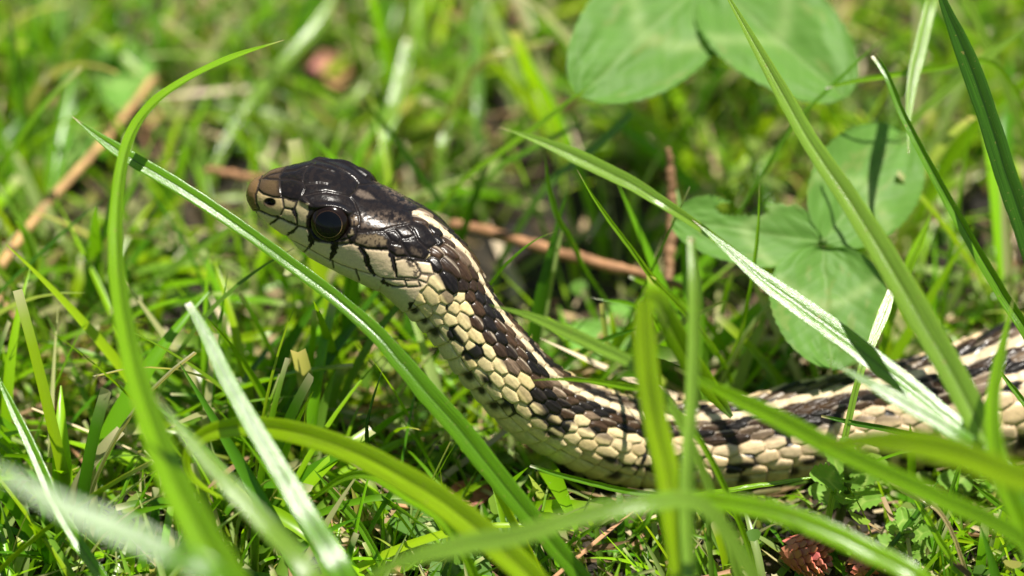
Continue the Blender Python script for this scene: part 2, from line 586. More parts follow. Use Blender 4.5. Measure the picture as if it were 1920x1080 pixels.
edge = (second - best)                       # 0 at a seam
bk = np.abs(bk)
# belly plates
scute = absth > thS + (fnoise(u * 1.0, v * 0 + sidev, 3) - 0.5) * 5
fu = np.mod(uw, 1.0)
dsu = np.minimum(fu, 1 - fu)
dth = np.abs(absth - thS) / 10.5
edge_sc = np.minimum(dsu * 1.15, np.where(scute, dth, 9))
edge = np.where(scute, edge_sc, np.minimum(edge, np.abs(thS - absth) / 10.5 * 1.0 + 0.0))
du = np.where(scute, fu - 0.5, bdu)
rid = np.where(scute, 50.0, bk)
cid = np.where(scute, np.floor(uw), bi) + sidev * 1.7
h1, h2, h3 = hash01(cid, rid, np.float64(1)), hash01(cid, rid, np.float64(2)), hash01(cid, rid, np.float64(3))

gsc = np.interp(grid_s, [0, head_end, head_end + 40, S_VIS, S_ALL[-1]], [0.7, 0.75, 1.0, 1.25, 0.3])[:, None]
is_dark = (~scute) & (bk >= 1) & ((bk <= 3) | ((bk == 4) & (hash01(cid, rid, np.float64(8)) > 0.38)))
pillow = 0.5 * smooth(edge / 0.20) + 0.5 * np.sin(np.clip(edge / 0.62, 0, 1) * math.pi / 2)
disp_b = (0.24 * (pillow - 1) + 0.34 * du * smooth(edge / 0.12) + (h3 - 0.5) * 0.03) * gsc
keel = np.exp(-(bdv / 0.10) ** 2) * smooth(edge / 0.2)
disp_b = disp_b + np.where(is_dark, 0.07 * keel * gsc, 0) + np.where((~scute) & (bk == 5), 0.03 * keel, 0)

# colours of neck and body (albedo)
pn = smooth((grid_s - head_end - 10) / 45)[:, None]
cream = np.stack([0.64 + 0.02 * pn + 0 * u, 0.525 - 0.02 * pn + 0 * u, 0.275 + 0.05 * pn + 0 * u], -1)
cream = cream * (0.84 + 0.26 * h1)[..., None] * np.stack([np.ones_like(h2), 1 - 0.05 * h2, 1 - 0.18 * h2], -1)
stripe = np.stack([0.60 + 0 * u, 0.485 + 0 * u, 0.305 + 0 * u], -1) * (0.88 + 0.2 * h1)[..., None]
phase = cid / 4.6 * 2 * math.pi + np.where(bk >= 3, math.pi, 0)
blot = 0.5 + 0.5 * np.sin(phase) + (h1 - 0.5) * 0.9
black = np.array([0.010, 0.008, 0.007])
brown = np.array([0.046, 0.026, 0.014])
grey = np.array([0.15, 0.105, 0.068])
b_ = smooth((blot - 0.15) / 0.5)[..., None]
g_ = smooth((blot - 0.85) / 0.3)[..., None]
dark = black * (1 - b_) + brown * b_
dark = dark * (1 - g_) + grey * g_
streak = fnoise(bdv * 14 + rid * 5, u * 1.6, 11)
dark = dark * (0.25 + 1.5 * streak)[..., None]
pale_glint_edge = (np.exp(-((-bdv - 0.36) / 0.11) ** 2) * smooth((streak - 0.2) / 0.3) * (h2 > 0.40) * smooth((blot - 0.15) / 0.4) * (bk >= 1))[..., None] * 0.75  # pale upper scale edges, mostly sun glints painted into the colour
dark = dark * (1 - pale_glint_edge) + np.array([0.50, 0.42, 0.31]) * pale_glint_edge
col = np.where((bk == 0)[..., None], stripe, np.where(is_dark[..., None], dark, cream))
# the stripe spreads over half of the neighbouring scale row, raggedly
sp = smooth((6.3 + (fnoise(u * 2.2, v * 2 + sidev, 21) - 0.5) * 5 - absth) / 2.0)[..., None] * (~scute)[..., None]
col = col * (1 - sp) + stripe * sp
# row 5 is stained brown above; some scales wholly
st5 = ((bk == 5) * smooth((h1 - 0.35) / 0.3) * smooth((-bdv + 0.15 + (h2 - 0.5) * 0.6) / 0.4))[..., None] * 0.9
col = col * (1 - st5) + np.array([0.13, 0.095, 0.062]) * st5
gap = smooth((vnoise(uw * 1.3 + 3, vw * 0.9 + sidev, 77) - 0.80 + 0.14 * (1 - smooth(edge / 0.35))) / 0.07) * (bk >= 4) * (bk <= 7) * (~scute)
gap = (gap * smooth((ss - head_end - 1) / 4))[..., None]
col = col * (1 - gap) + np.array([0.012, 0.010, 0.009]) * gap
# belly plates: greyer cream, darker underneath
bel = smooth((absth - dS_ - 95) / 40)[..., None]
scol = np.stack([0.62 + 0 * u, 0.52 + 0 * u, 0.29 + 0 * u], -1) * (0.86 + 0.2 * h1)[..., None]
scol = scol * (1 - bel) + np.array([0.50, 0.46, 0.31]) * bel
col = np.where(scute[..., None], scol, col)
# black spots on skin at the upper front corners of belly plates and between the two lowest rows
nz1 = fnoise(u * 5, v * 5 + sidev, 31) - 0.5
hc = hash01(np.floor(uw + 0.5) + sidev, np.float64(7), np.float64(4))
spot = smooth(1.35 - np.hypot((np.mod(uw + 0.5, 1) - 0.62) / (0.16 + 0.26 * hc), (absth - dS_ - 92) / (5 + 9 * hc)) + nz1 * 0.35) * (hc > 0.40) * smooth((absth - dS_ - 78) / 3)
kk = np.floor(uw / 3.3)
hk = hash01(kk + sidev, np.float64(17), np.float64(9))
hk2 = hash01(kk + sidev, np.float64(27), np.float64(2))
fu3 = np.mod(uw, 3.3) - (0.9 + 1.5 * hk)
spot2 = smooth(1.4 - np.hypot(fu3 / (0.42 + 0.2 * hk), (absth - dS_ - (64 + 16 * hk2)) / 6.0) + nz1 * 0.5)
spots = np.clip(spot + spot2 * smooth((ss - head_end - 2) / 4), 0, 1)[..., None]
col = col * (1 - spots) + np.array([0.012, 0.010, 0.010]) * spots
# dark skin in the seams
seam = (1 - smooth(edge / 0.10))[..., None] * np.where(is_dark[..., None], 0.8, np.where(scute[..., None], 0.8, 0.78))
seam = seam * (1 - sp * 0.35) * np.clip(0.40 + 1.3 * (du + 0.15), 0.40, 1.0)[..., None]
col = col * (1 - seam) + np.array([0.035, 0.027, 0.020]) * seam
col = col * (0.74 + 0.52 * fnoise(u * 7, absth / 3.0, 41))[..., None]
rough = np.where(is_dark, 0.30, 0.40) + (h3 - 0.5) * 0.08

# --- head shields, traced in side view and wrapped on both sides of the head
hs = np.where(grid_s < head_end + 6)[0][-1] + 1
half = NT // 2                                # th index half = back line; half.. = camera side
nearV = base[:hs, half:]
px, py, _ = project(nearV.reshape(-1, 3))
zx, zy = (px - 440) * 4, (py - 280) * 4
wob = 5.0
zxw = zx + (fnoise(zx / 26.0, zy / 26.0, 51) - 0.5) * wob
zyw = zy + (fnoise(zx / 26.0, zy / 26.0, 57) - 0.5) * wob

SEAMS = [[(165, 190), (187, 232), (174, 280), (153, 340), (158, 400), (182, 448), (150, 472)],
         [(185, 212), (335, 222), (430, 220), (512, 245)],
         [(335, 130), (340, 222), (345, 300), (352, 352)],
         [(175, 300), (210, 335), (290, 360), (352, 364)],
         [(535, 90), (520, 170), (515, 245), (530, 290), (508, 345)],
         [(352, 352), (420, 378), (470, 382), (515, 352)],
         [(352, 364), (362, 400), (366, 440), (345, 492)],
         [(150, 455), (200, 468), (270, 500), (340, 518), (400, 548), (470, 578), (545, 592)],
         [(470, 385), (445, 440), (460, 500), (468, 560)], [(366, 440), (440, 455)],
         [(470, 382), (520, 358), (588, 425)],
         [(545, 140), (700, 165), (800, 202), (860, 215), (912, 180)],
         [(515, 352), (600, 327), (690, 315), (800, 338), (860, 352), (915, 305)],
         [(860, 215), (900, 262), (915, 305)], [(530, 262), (640, 252), (700, 262)],  # second polyline is only a highlight, worked into shape and colour as a seam
         [(860, 352), (902, 402), (922, 462), (936, 500), (940, 560), (932, 605)],
         [(915, 305), (1000, 330), (1150, 385), (1250, 430), (1335, 462)],
         [(912, 180), (1000, 215), (1100, 250), (1180, 310)],
         [(932, 605), (1100, 612), (1190, 580), (1320, 552), (1332, 500), (1312, 455)],
         [(862, 500), (900, 474), (932, 490)], [(860, 582), (900, 588), (940, 560)],
         [(905, 590), (908, 640), (862, 668), (832, 640)], [(762, 690), (862, 668), (858, 712), (772, 718)],
         [(892, 705), (912, 625), (1120, 615), (1172, 682), (1150, 752), (1000, 746), (890, 712)],
         [(1130, 620), (1200, 600), (1252, 662), (1230, 707), (1172, 682)],
         [(1200, 580), (1290, 560), (1362, 642), (1290, 666), (1252, 662)],
         [(1252, 672), (1362, 670), (1470, 770), (1420, 826), (1312, 802), (1252, 700)],
         [(1180, 708), (1252, 720), (1312, 802), (1212, 802), (1150, 758)],
         [(1340, 530), (1432, 562), (1532, 700), (1450, 745), (1382, 690), (1342, 600)],
         [(330, 516), (290, 550), (240, 572)], [(475, 577), (440, 612), (375, 657)], [(560, 600), (588, 690), (553, 745)],
         [(762, 705), (752, 780), (712, 835)], [(940, 740), (985, 800), (1000, 880), (1050, 945)],
         [(1175, 780), (1200, 870), (1215, 960)], [(1215, 960), (1370, 972), (1402, 930), (1352, 850), (1272, 820), (1215, 830)],
         [(1352, 835), (1472, 850), (1502, 940), (1402, 930)], [(890, 712), (1000, 748), (1150, 758), (1212, 806), (1312, 806), (1420, 830)],
         [(545, 592), (590, 688), (700, 690), (762, 705), (892, 708)],
         [(1110, 970), (1270, 980), (1290, 1030), (1180, 1032)], [(1280, 985), (1372, 982), (1390, 1030), (1300, 1036)],
         [(1395, 936), (1462, 950), (1440, 1005), (1372, 980)], [(1462, 950), (1510, 965)],
         [(730, 838), (740, 890)], [(545, 745), (520, 775)], [(905, 905), (935, 985)], [(385, 660), (365, 680)]]
MOUTH = [(150, 472), (250, 577), (380, 661), (560, 750), (720, 838), (900, 905), (1060, 947), (1110, 968), (1130, 1010), (1200, 1030)]


def seg_dist(X, Y, poly):
    dmin = np.full(X.shape, 1e9)
    for (x0, y0), (x1, y1) in zip(poly[:-1], poly[1:]):
        vx, vy = x1 - x0, y1 - y0
        t = np.clip(((X - x0) * vx + (Y - y0) * vy) / (vx * vx + vy * vy + 1e-9), 0, 1)
        dmin = np.minimum(dmin, np.hypot(X - x0 - t * vx, Y - y0 - t * vy))
    return dmin


def inside(X, Y, poly):
    c = np.zeros(X.shape, bool)
    for (x0, y0), (x1, y1) in zip(poly, poly[1:] + poly[:1]):
        if y0 == y1:
            continue
        c ^= ((y0 > Y) != (y1 > Y)) & (X < (x1 - x0) * (Y - y0) / (y1 - y0) + x0)
    return c


def pmask(X, Y, poly, soft=8.0):
    d = seg_dist(X, Y, poly + poly[:1])
    return smooth(0.5 + np.where(inside(X, Y, poly), d, -d) / (2 * soft))


def stroke(X, Y, pts, widths, soft=6.0):
    out = np.zeros(X.shape)
    for (a, b, wa, wb) in zip(pts[:-1], pts[1:], widths[:-1], widths[1:]):
        vx, vy = b[0] - a[0], b[1] - a[1]
        t = np.clip(((X - a[0]) * vx + (Y - a[1]) * vy) / (vx * vx + vy * vy + 1e-9), 0, 1)
        dd = np.hypot(X - a[0] - t * vx, Y - a[1] - t * vy)
        out = np.maximum(out, smooth(0.5 + ((wa + (wb - wa) * t) - dd) / (2 * soft)))
    return out


dse = np.full(zx.shape, 1e9)
for sm in SEAMS:
    dse = np.minimum(dse, seg_dist(zxw, zyw, sm))
dmo = seg_dist(zxw, zyw, MOUTH)
ruf = fnoise(zx / 20.0, zy / 20.0, 61)
xr, yr = zx + (ruf - 0.5) * 26, zy + (fnoise(zx / 20.0, zy / 20.0, 67) - 0.5) * 26
hc_ = np.tile(np.array([0.0085, 0.0070, 0.0068]), (len(zx), 1))
mot = smooth((fnoise(zx / 34.0, zy / 24.0, 71) - 0.46) / 0.22)


def lay(mask, c, amt=1.0):
    global hc_
    m = (mask * amt)[:, None]
    hc_ = hc_ * (1 - m) + np.array(c) * m


lay(mot, (0.034, 0.023, 0.016), 0.22)
lay(pmask(xr, yr, [(935, 480), (1180, 470), (1310, 540), (1180, 585), (1090, 608), (940, 600)], 40) * smooth((ruf - 0.3) / 0.4), (0.16, 0.115, 0.08), 0.6)
lay(pmask(xr, yr, [(905, 310), (1000, 330), (1100, 372), (1000, 372), (920, 345)], 16), (0.17, 0.13, 0.095), 0.6)
lay(pmask(xr, yr, [(60, 160), (175, 180), (190, 240), (170, 300), (150, 350), (160, 410), (180, 450), (140, 500), (50, 420)], 14), (0.16, 0.096, 0.038))
lay(pmask(xr, yr, [(178, 215), (320, 225), (325, 350), (240, 345), (185, 310)], 26), (0.085, 0.056, 0.028))
lay(pmask(xr, yr, [(180, 185), (335, 150), (335, 215), (190, 210)], 16), (0.055, 0.036, 0.022))
lay(pmask(xr, yr, [(168, 320), (215, 340), (290, 362), (352, 366), (364, 400), (366, 440), (345, 500), (270, 498), (180, 455), (156, 400)], 8), (0.40, 0.305, 0.145))
lay(pmask(xr, yr, [(352, 372), (440, 395), (456, 395), (436, 448), (364, 440)], 10), (0.30, 0.24, 0.125))
lay(pmask(xr, yr, [(362, 446), (436, 456), (462, 552), (345, 512)], 6), (0.46, 0.37, 0.185))
lay(pmask(xr, yr, [(468, 392), (560, 420), (540, 520), (545, 585), (470, 570), (455, 470)], 10), (0.44, 0.36, 0.19))
lab = [(150, 460), (200, 472), (270, 503), (340, 520), (400, 550), (470, 580), (545, 594), (590, 690), (700, 692), (765, 712), (892, 712), (1000, 750),
       (1150, 762), (1215, 815), (1290, 815), (1330, 850), (1355, 838), (1470, 852), (1500, 940), (1465, 955), (1440, 1010), (1490, 1040), (1470, 1100), (1100, 1200), (600, 1000), (300, 760), (100, 560)]
lay(pmask(xr, yr, lab, 5), (0.64, 0.50, 0.31))
lay(pmask(xr, yr, [(150, 500), (250, 585), (380, 668), (560, 757), (720, 845), (900, 912), (1060, 952), (1130, 1010), (1300, 1060), (1300, 1300), (600, 1100), (200, 700)], 8), (0.54, 0.48, 0.27))
# temporals: tan centres in black skin
for poly, c, a_ in (([(905, 700), (925, 640), (1060, 640), (1130, 660), (1140, 720), (1000, 735)], (0.20, 0.15, 0.085), 0.85),
                    ([(1200, 730), (1250, 740), (1280, 790), (1210, 785)], (0.12, 0.09, 0.06), 0.6),
                    ([(1320, 730), (1400, 760), (1410, 810), (1330, 790)], (0.10, 0.075, 0.05), 0.6),
                    ([(1250, 600), (1310, 595), (1330, 640), (1270, 645)], (0.10, 0.072, 0.05), 0.6),
                    ([(868, 505), (920, 495), (928, 570), (868, 575)], (0.13, 0.09, 0.05), 0.8),
                    ([(845, 640), (885, 605), (890, 640), (860, 655)], (0.36, 0.28, 0.16), 0.9),
                    ([(775, 700), (850, 675), (845, 708), (780, 713)], (0.36, 0.28, 0.16), 0.9)):
    lay(pmask(xr, yr, poly, 14) * smooth((fnoise(zx / 16.0, zy / 16.0, 77) - 0.25) / 0.3), c, a_)
lay(stroke(xr, yr, [(755, 700), (742, 770), (712, 830)], [26, 24, 8], 5), (0.008, 0.007, 0.008))
lay(stroke(xr, yr, [(945, 745), (985, 810), (1010, 890), (1048, 942)], [22, 25, 20, 12], 5), (0.008, 0.007, 0.008))
lay(stroke(xr, yr, [(1175, 785), (1198, 870), (1212, 955)], [20, 18, 9], 5), (0.008, 0.007, 0.008))
lay(stroke(xr, yr, [(570, 660), (575, 700), (556, 738)], [24, 20, 8], 5), (0.008, 0.007, 0.008))
lay(stroke(xr, yr, [(475, 578), (440, 612), (385, 650)], [9, 15, 6], 5), (0.012, 0.010, 0.010))
lay(stroke(xr, yr, [(330, 518), (290, 548), (245, 570)], [7, 9, 5], 4), (0.012, 0.010, 0.010))
lay(stroke(xr, yr, [(435, 450), (455, 500)], [14, 12], 5), (0.012, 0.010, 0.010))
lay(stroke(xr, yr, [(1290, 830), (1350, 880), (1375, 930), (1330, 955)], [18, 34, 28, 10], 10) * smooth((ruf - 0.25) / 0.3), (0.02, 0.016, 0.014), 0.9)
lay(stroke(xr, yr, [(1105, 985), (1140, 1015), (1180, 1022)], [12, 14, 8], 5), (0.015, 0.012, 0.012))
# eye socket rim and nostril
eye_r = np.hypot((zx - 708) / 158, (zy - 565) / 128)
lay(smooth((1.14 - eye_r) / 0.12), (0.010, 0.008, 0.007))
nos = np.hypot((zx - 262) / 44, (zy - 398) / 34)
lay(smooth((1.25 - nos) / 0.35), (0.05, 0.035, 0.02))
lay(smooth((0.85 - nos) / 0.3), (0.006, 0.005, 0.004))
sc_ = smooth((11 - dse) / 7.0)
lum = hc_.mean(1)
lay(sc_, (0.018, 0.014, 0.012), 0.85)
lay(smooth((7 - dmo) / 5.0), (0.05, 0.045, 0.025), 0.7)
hc_ = hc_ * (0.86 + 0.28 * fnoise(zx / 9.0, zy / 9.0, 83))[:, None]
hd = -0.12 * np.exp(-(dse / 7.5) ** 2) - 0.03 * np.exp(-dse / 22.0) - 0.09 * np.exp(-(dmo / 9.0) ** 2)
hd += -0.75 * smooth((1.02 - eye_r) / 0.25) + 0.10 * np.exp(-((eye_r - 1.1) / 0.10) ** 2)
brow = seg_dist(zx, zy, [(520, 385), (590, 425), (690, 437), (790, 455), (852, 490)])
hd += 0.42 * np.exp(-(brow / 32.0) ** 2) * smooth((470 + (zx - 700) * 0.2 - zy) / 40.0 + 0.5)
hd += -0.55 * smooth((1.0 - nos) / 0.5)
hd += 0.05 * (fnoise(zx / 70.0, zy / 45.0, 91) - 0.5) + 0.012 * (fnoise(zx / 16.0, zy / 16.0, 95) - 0.5)
hreg = [(-200, -300), (1270, -300), (1290, 330), (1332, 470), (1342, 535), (1432, 562), (1532, 700), (1455, 750), (1470, 772), (1432, 832), (1472, 850), (1503, 940), (1465, 955), (1440, 1010), (1400, 1045), (1320, 1200), (-200, 1300)]
hm = pmask(zxw, zyw, hreg, 6.0)
hrough = 0.25 + 0.14 * smooth((lum - 0.03) / 0.25) + 0.16 * (ruf - 0.5)
shp = (hs, NT - half)
hm, hd, hrough, hc_ = hm.reshape(shp), hd.reshape(shp), hrough.reshape(shp), hc_.reshape(*shp, 3)
idx_near = np.arange(half, NT)
idx_far = (NT - idx_near + NT) % NT           # th -> -th
disp = disp_b.copy()
gloss = np.where(is_dark, 0.24, 0.36)
hgloss = (0.20 + 0.20 * smooth((lum - 0.03) / 0.2)).reshape(shp)
for idx in (idx_near, idx_far):
    m = hm
    disp[:hs, idx] = disp_b[:hs, idx] * (1 - m) + hd * m
    col[:hs, idx] = col[:hs, idx] * (1 - m[..., None]) + hc_ * m[..., None]
    gloss[:hs, idx] = gloss[:hs, idx] * (1 - m) + hgloss * m
    rough[:hs, idx] = rough[:hs, idx] * (1 - m) + hrough * m
disp *= smooth(ss / 1.2)
final = base + nor * disp[..., None]

root = empty('snake', (gC[np.searchsorted(grid_s, head_end + 60)][0], gC[np.searchsorted(grid_s, head_end + 60)][1], 0),
             'black and cream striped snake lifting its dark head above the lawn', 'snake')
ROOT = np.array(root.location) / MM
i, j = np.meshgrid(np.arange(NS - 1), np.arange(NT), indexing='ij')
a = i * NT + j
b = i * NT + (j + 1) % NT
Q = np.stack([a, b, b + NT, a + NT], -1).reshape(-1, 4)
nV = NS * NT
VV = np.concatenate([final.reshape(-1, 3), final[0].mean(0)[None] - T[0] * 0.02, final[-1].mean(0)[None] + T[-1] * 0.8])
tri = np.concatenate([np.stack([np.full(NT, nV), (np.arange(NT) + 1) % NT, np.arange(NT)], 1),
                      np.stack([np.full(NT, nV + 1), (NS - 1) * NT + np.arange(NT), (NS - 1) * NT + (np.arange(NT) + 1) % NT], 1)])
if sgn[10] > 0:
    pass
loops = np.concatenate([Q.ravel(), tri.ravel()])
tot = np.concatenate([np.full(len(Q), 4), np.full(len(tri), 3)])
me = raw_mesh('body', VV, loops, np.concatenate([[0], np.cumsum(tot)[:-1]]), tot)
col = col * 0.88
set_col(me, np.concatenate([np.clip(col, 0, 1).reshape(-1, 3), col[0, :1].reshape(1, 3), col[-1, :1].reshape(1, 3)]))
set_float(me, 'rough', np.concatenate([rough.ravel(), [0.3, 0.3]]))
set_float(me, 'gloss', np.concatenate([gloss.ravel(), [0.3, 0.3]]))
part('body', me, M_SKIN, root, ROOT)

M_IRIS = plain_material('dark_brown_iris', (0.0075, 0.0042, 0.0025), 0.12, 0.32)
M_RING = attr_material('pale_gold_iris_ring', rough=0.15, spec=0.5)
M_PUPIL = plain_material('black_pupil', (0.0025, 0.003, 0.0035), 0.10, 0.26)


def cap(c, ax, R, flat, a0, a1, grow, seg_n=40, ring_n=14):
    """zone of a flattened ball between polar angles a0 and a1 from ax"""
    A = unit(np.cross(ax, [0.2, 0.9, 0.4])); B = np.cross(ax, A)
    V, F = [], []
    al = np.linspace(a0, a1, ring_n)
    for q in al:
        for k in range(seg_n):
            t = 2 * math.pi * k / seg_n
            V.append(c + grow * R * (math.cos(q) * flat * ax + math.sin(q) * (math.cos(t) * A + math.sin(t) * B)))
    for r_ in range(ring_n - 1):
        for k in range(seg_n):
            k2 = (k + 1) % seg_n
            F.append((r_ * seg_n + k, (r_ + 1) * seg_n + k, (r_ + 1) * seg_n + k2, r_ * seg_n + k2))
    return np.array(V), F


ie = np.argmin(np.hypot(zx - 706, zy - 562))
ei, ej = ie // shp[1], ie % shp[1]
for jj, nm in ((half + ej, 'eye'), (NT - (half + ej), 'eye')):
    P, Nn = base[ei, jj], unit(nor[ei, jj])
    c = P - Nn * 0.52
    R = 2.14
    V, F = cap(c, Nn, R, 0.52, 0.02, math.pi - 0.02, 1.0, 48, 28)
    eye = part('eye', poly_mesh('eye', V, F), M_IRIS, root, ROOT)
    V, F = cap(c, Nn, R, 0.52, 0.01, 0.76, 1.012)
    part('pupil', poly_mesh('pupil', V, F), M_PUPIL, eye, ROOT)
    V, F = cap(c, Nn, R, 0.52, 0.75, 0.785, 1.010, 48, 4)
    me = poly_mesh('iris_ring', V, F)
    q_ = unit(V - c) @ unit(-dors[ei] * 0.8 + T[ei] * 0.7)
    q_ = smooth((q_ + 0.35) / 0.75)[:, None]
    set_col(me, np.array([0.05, 0.025, 0.010]) * (1 - q_) + np.array([0.34, 0.22, 0.09]) * q_)
    part('iris_ring', me, M_RING, eye, ROOT)

SPX, SPY, SPD = project(gC[::12])
SPR = gE[::12] / SPD * FPX
SP3, SPR3 = gC[::12], gE[::12]

# ------------------------------------------------------------------ grass blades one can tell apart
BASE_GREEN = np.array([0.105, 0.215, 0.018])
COLS = {'mid': (0.098, 0.240, 0.006), 'bright': (0.165, 0.330, 0.005), 'yellow': (0.240, 0.385, 0.004), 'dark': (0.046, 0.135, 0.008),
        'pale': (0.190, 0.330, 0.035), 'blue': (0.120, 0.245, 0.040), 'deep': (0.024, 0.075, 0.008), 'tan': (0.42, 0.32, 0.17),
        'rust': (0.30, 0.155, 0.075), 'brown': (0.22, 0.12, 0.06), 'straw': (0.40, 0.24, 0.10)}
TIPS = {'straw': (0.42, 0.34, 0.18), 'white': (0.72, 0.68, 0.58), 'brown': (0.25, 0.15, 0.07), None: None}
n_blades = 0


def ribbon(P, Wd, roll, fold, nrings, across=9, twist=0.0, hint=None):
    hint = HALF if hint is None else hint
    Tn = unit(np.gradient(P, axis=0))
    nrm = hint - (Tn @ hint)[:, None] * Tn
    for q in range(len(nrm)):                 # keep the frame steady where the blade points along the hint
        if np.linalg.norm(nrm[q]) < 0.12 and q:
            nrm[q] = nrm[q - 1]
    nrm = unit(nrm)
    for _ in range(6):
        nrm[1:-1] = unit(nrm[:-2] + nrm[1:-1] + nrm[2:])
    lat = unit(np.cross(Tn, nrm))
    rr = np.radians(roll + twist * np.linspace(0, 1, len(P)))[:, None]
    n2 = nrm * np.cos(rr) + lat * np.sin(rr)
    l2 = unit(np.cross(Tn, n2))
    x = np.sin(np.linspace(-1, 1, across) * 0.5 * math.pi * 0.999)
    x = np.sign(x) * (0.45 * np.abs(x) + 0.55 * np.abs(x) ** 2)
    V = P[:, None] + l2[:, None] * (x[None, :, None] * Wd[:, None, None] / 2) \
        + n2[:, None] * (((np.abs(x) ** 1.3 - 0.5) * fold - 0.12 * np.abs(x) ** 5 - 0.045 * np.exp(-(x / 0.10) ** 2))[None, :, None] * Wd[:, None, None] / 2)
    i, j = np.meshgrid(np.arange(nrings - 1), np.arange(across - 1), indexing='ij')
    a = i * across + j
    Q = np.stack([a, a + 1, a + across + 1, a + across], -1).reshape(-1, 4)
    return V.reshape(-1, 3), Q, np.tile(x, nrings), n2


def blade(label, pts, w, color='mid', roll=30, fold=0.35, tip='straw', cut=False, twist=0.0, group=None, name='grass_blade', category='grass blade',
          root_dir=None, root=True, mat=None, nr=56, tipfrac=0.16, hint=None, glint=0.0, extra=None):
    """pts run from the tip (photo pixels + distance offset) towards the root; w in photo pixels (one or one per point)"""
    global n_blades
    n_blades += 1
    W = np.broadcast_to(np.asarray(w, float), (len(pts),)).copy()
    qm = pts[len(pts) // 2]
    hloc = unit(SUN + unit(CAM - at(qm[0], qm[1], qm[2])))
    hint = hloc if hint is None else hint
    if glint:                                 # lean the blade so that its face turns the sun to the lens
        hx_, hy_, hz_ = hloc @ RT, hloc @ UP, hloc @ -FW
        q = [list(pts[0])]
        for a_, b_ in zip(pts[:-1], pts[1:]):
            dx_, dy_ = (b_[0] - a_[0]) * PXMM, -(b_[1] - a_[1]) * PXMM
            q.append([b_[0], b_[1], (1 - glint) * (q[-1][2] + b_[2] - a_[2]) + glint * (q[-1][2] + (hx_ * dx_ + hy_ * dy_) / hz_)])
        pts = q
    P = np.array([at_clamped(*q) for q in pts])
    if root and P[-1][2] > 1.0:
        d = P[-1] - P[-2]
        d[2] = 0
        d = unit(d) if np.linalg.norm(d) > 0.2 else np.array([0, -1.0, 0])
        if root_dir is not None:
            d = unit(np.array([*root_dir, 0.0]))
        z = P[-1][2]
        P = np.concatenate([P, [P[-1] + d * z * 0.30 - np.array([0, 0, z * 0.55]), P[-1] + d * z * 0.42 - np.array([0, 0, z + 1.0])]])
        W = np.concatenate([W, [W[-1] * 0.9, W[-1] * 0.6]])
    S = spline(np.concatenate([P, W[:, None]], 1), nr)
    P, W = S[:, :3], S[:, 3] * PXMM * 0.81
    L_ = np.concatenate([[0], np.cumsum(np.linalg.norm(np.diff(P, axis=0), axis=1))])
    t = L_ / L_[-1]
    rs = np.random.default_rng(n_blades * 13 + 5)
    if cut:
        W = W * np.clip(0.72 + t / 0.08 * 0.28, 0, 1)
    else:
        W = W * np.clip((t / tipfrac + 0.02), 0, 1) ** 0.7
    P = P + np.cumsum(rs.normal(0, 0.022, P.shape), axis=0) * (t * (1 - t) * 4)[:, None]
    W = W * (1 + 0.07 * (fnoise(L_ / 2.2, np.full(nr, n_blades * 5.1), 6) - 0.5) * 2)
    V, Q, bu, n2 = ribbon(P, W, roll, fold, nr, 13, twist, hint)
    if extra is not None:
        pe, we, re_ = extra
        Se = spline(np.concatenate([np.array([at_clamped(*q) for q in pe]), np.asarray(we, float)[:, None] * PXMM], 1), nr)
        Ve, Qe, be, _n = ribbon(Se[:, :3], Se[:, 3], re_, fold, nr, 13, 0.0, hint)
        Q = np.concatenate([Q, Qe + len(V)])
        V = np.concatenate([V, Ve])
    me = quad_mesh(name, V, Q)
    ac = 13
    lc = np.tile(np.array(COLS[color] if isinstance(color, str) else color), (nr, 1))
    lc = lc * (1 + 0.12 * (fnoise(L_ / 6.0, np.full(nr, n_blades * 3.7), 4) - 0.5) * 2)[:, None]
    if TIPS[tip] is not None:
        tl = 0.9 if cut else 1.6
        m = np.clip(1 - L_ / tl, 0, 1)[:, None] ** 0.7
        lc = lc * (1 - m) + np.array(TIPS[tip]) * m
    pale = smooth((t - 0.86) / 0.14)[:, None] * 0.5
    lc = lc * (1 - pale) + np.array([0.33, 0.36, 0.17]) * pale
    C_ = np.repeat(lc, ac, 0)
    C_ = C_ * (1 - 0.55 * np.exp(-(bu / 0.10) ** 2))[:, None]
    bvv = np.repeat(L_, ac) + n_blades * 41.0
    if extra is not None:
        C_ = np.concatenate([C_, C_ * np.array([0.75, 0.85, 1.2])]); bu = np.concatenate([bu, be]); bvv = np.concatenate([bvv, bvv + 17.0])
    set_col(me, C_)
    set_float(me, 'bu', bu * max(0.35, W.max() / 2.2))
    set_float(me, 'bv', bvv)
    o = link(name, me, mat or M_BLADE, label=label, category=category, group=group, origin=(P[-1][0], P[-1][1], 0))
    return o


# in front of and around the snake (offset: minus = towards the camera)
blade('tall blade arching over the tip of the long pale diagonal blade', [(533, 75, -12), (440, 106, -14), (345, 152, -17), (283, 198, -20), (245, 250, -23), (226, 320, -26), (217, 420, -30), (222, 520, -34), (242, 640, -40), (275, 760, -46), (320, 880, -52), (385, 1010, -57), (440, 1100, -60)],
      [26, 34, 36, 36, 34, 32, 36, 40, 46, 54, 60, 66, 70], 'bright', roll=48, fold=0.5, tip='straw', twist=-30, tipfrac=0.05, nr=80)
blade('long pale blade slanting under the snake\'s chin and across its throat', [(135, 218, -14), (180, 253, -15), (240, 293, -16), (340, 352, -17), (440, 417, -18), (540, 490, -20), (640, 565, -22), (715, 632, -23), (790, 720, -24), (860, 800, -25), (950, 915, -26), (1030, 1010, -27), (1110, 1110, -28)],
      [16, 26, 32, 32, 30, 30, 32, 38, 46, 50, 48, 44, 42], 'mid', roll=8, fold=0.22, twist=40, glint=0.6, tipfrac=0.07, nr=80)
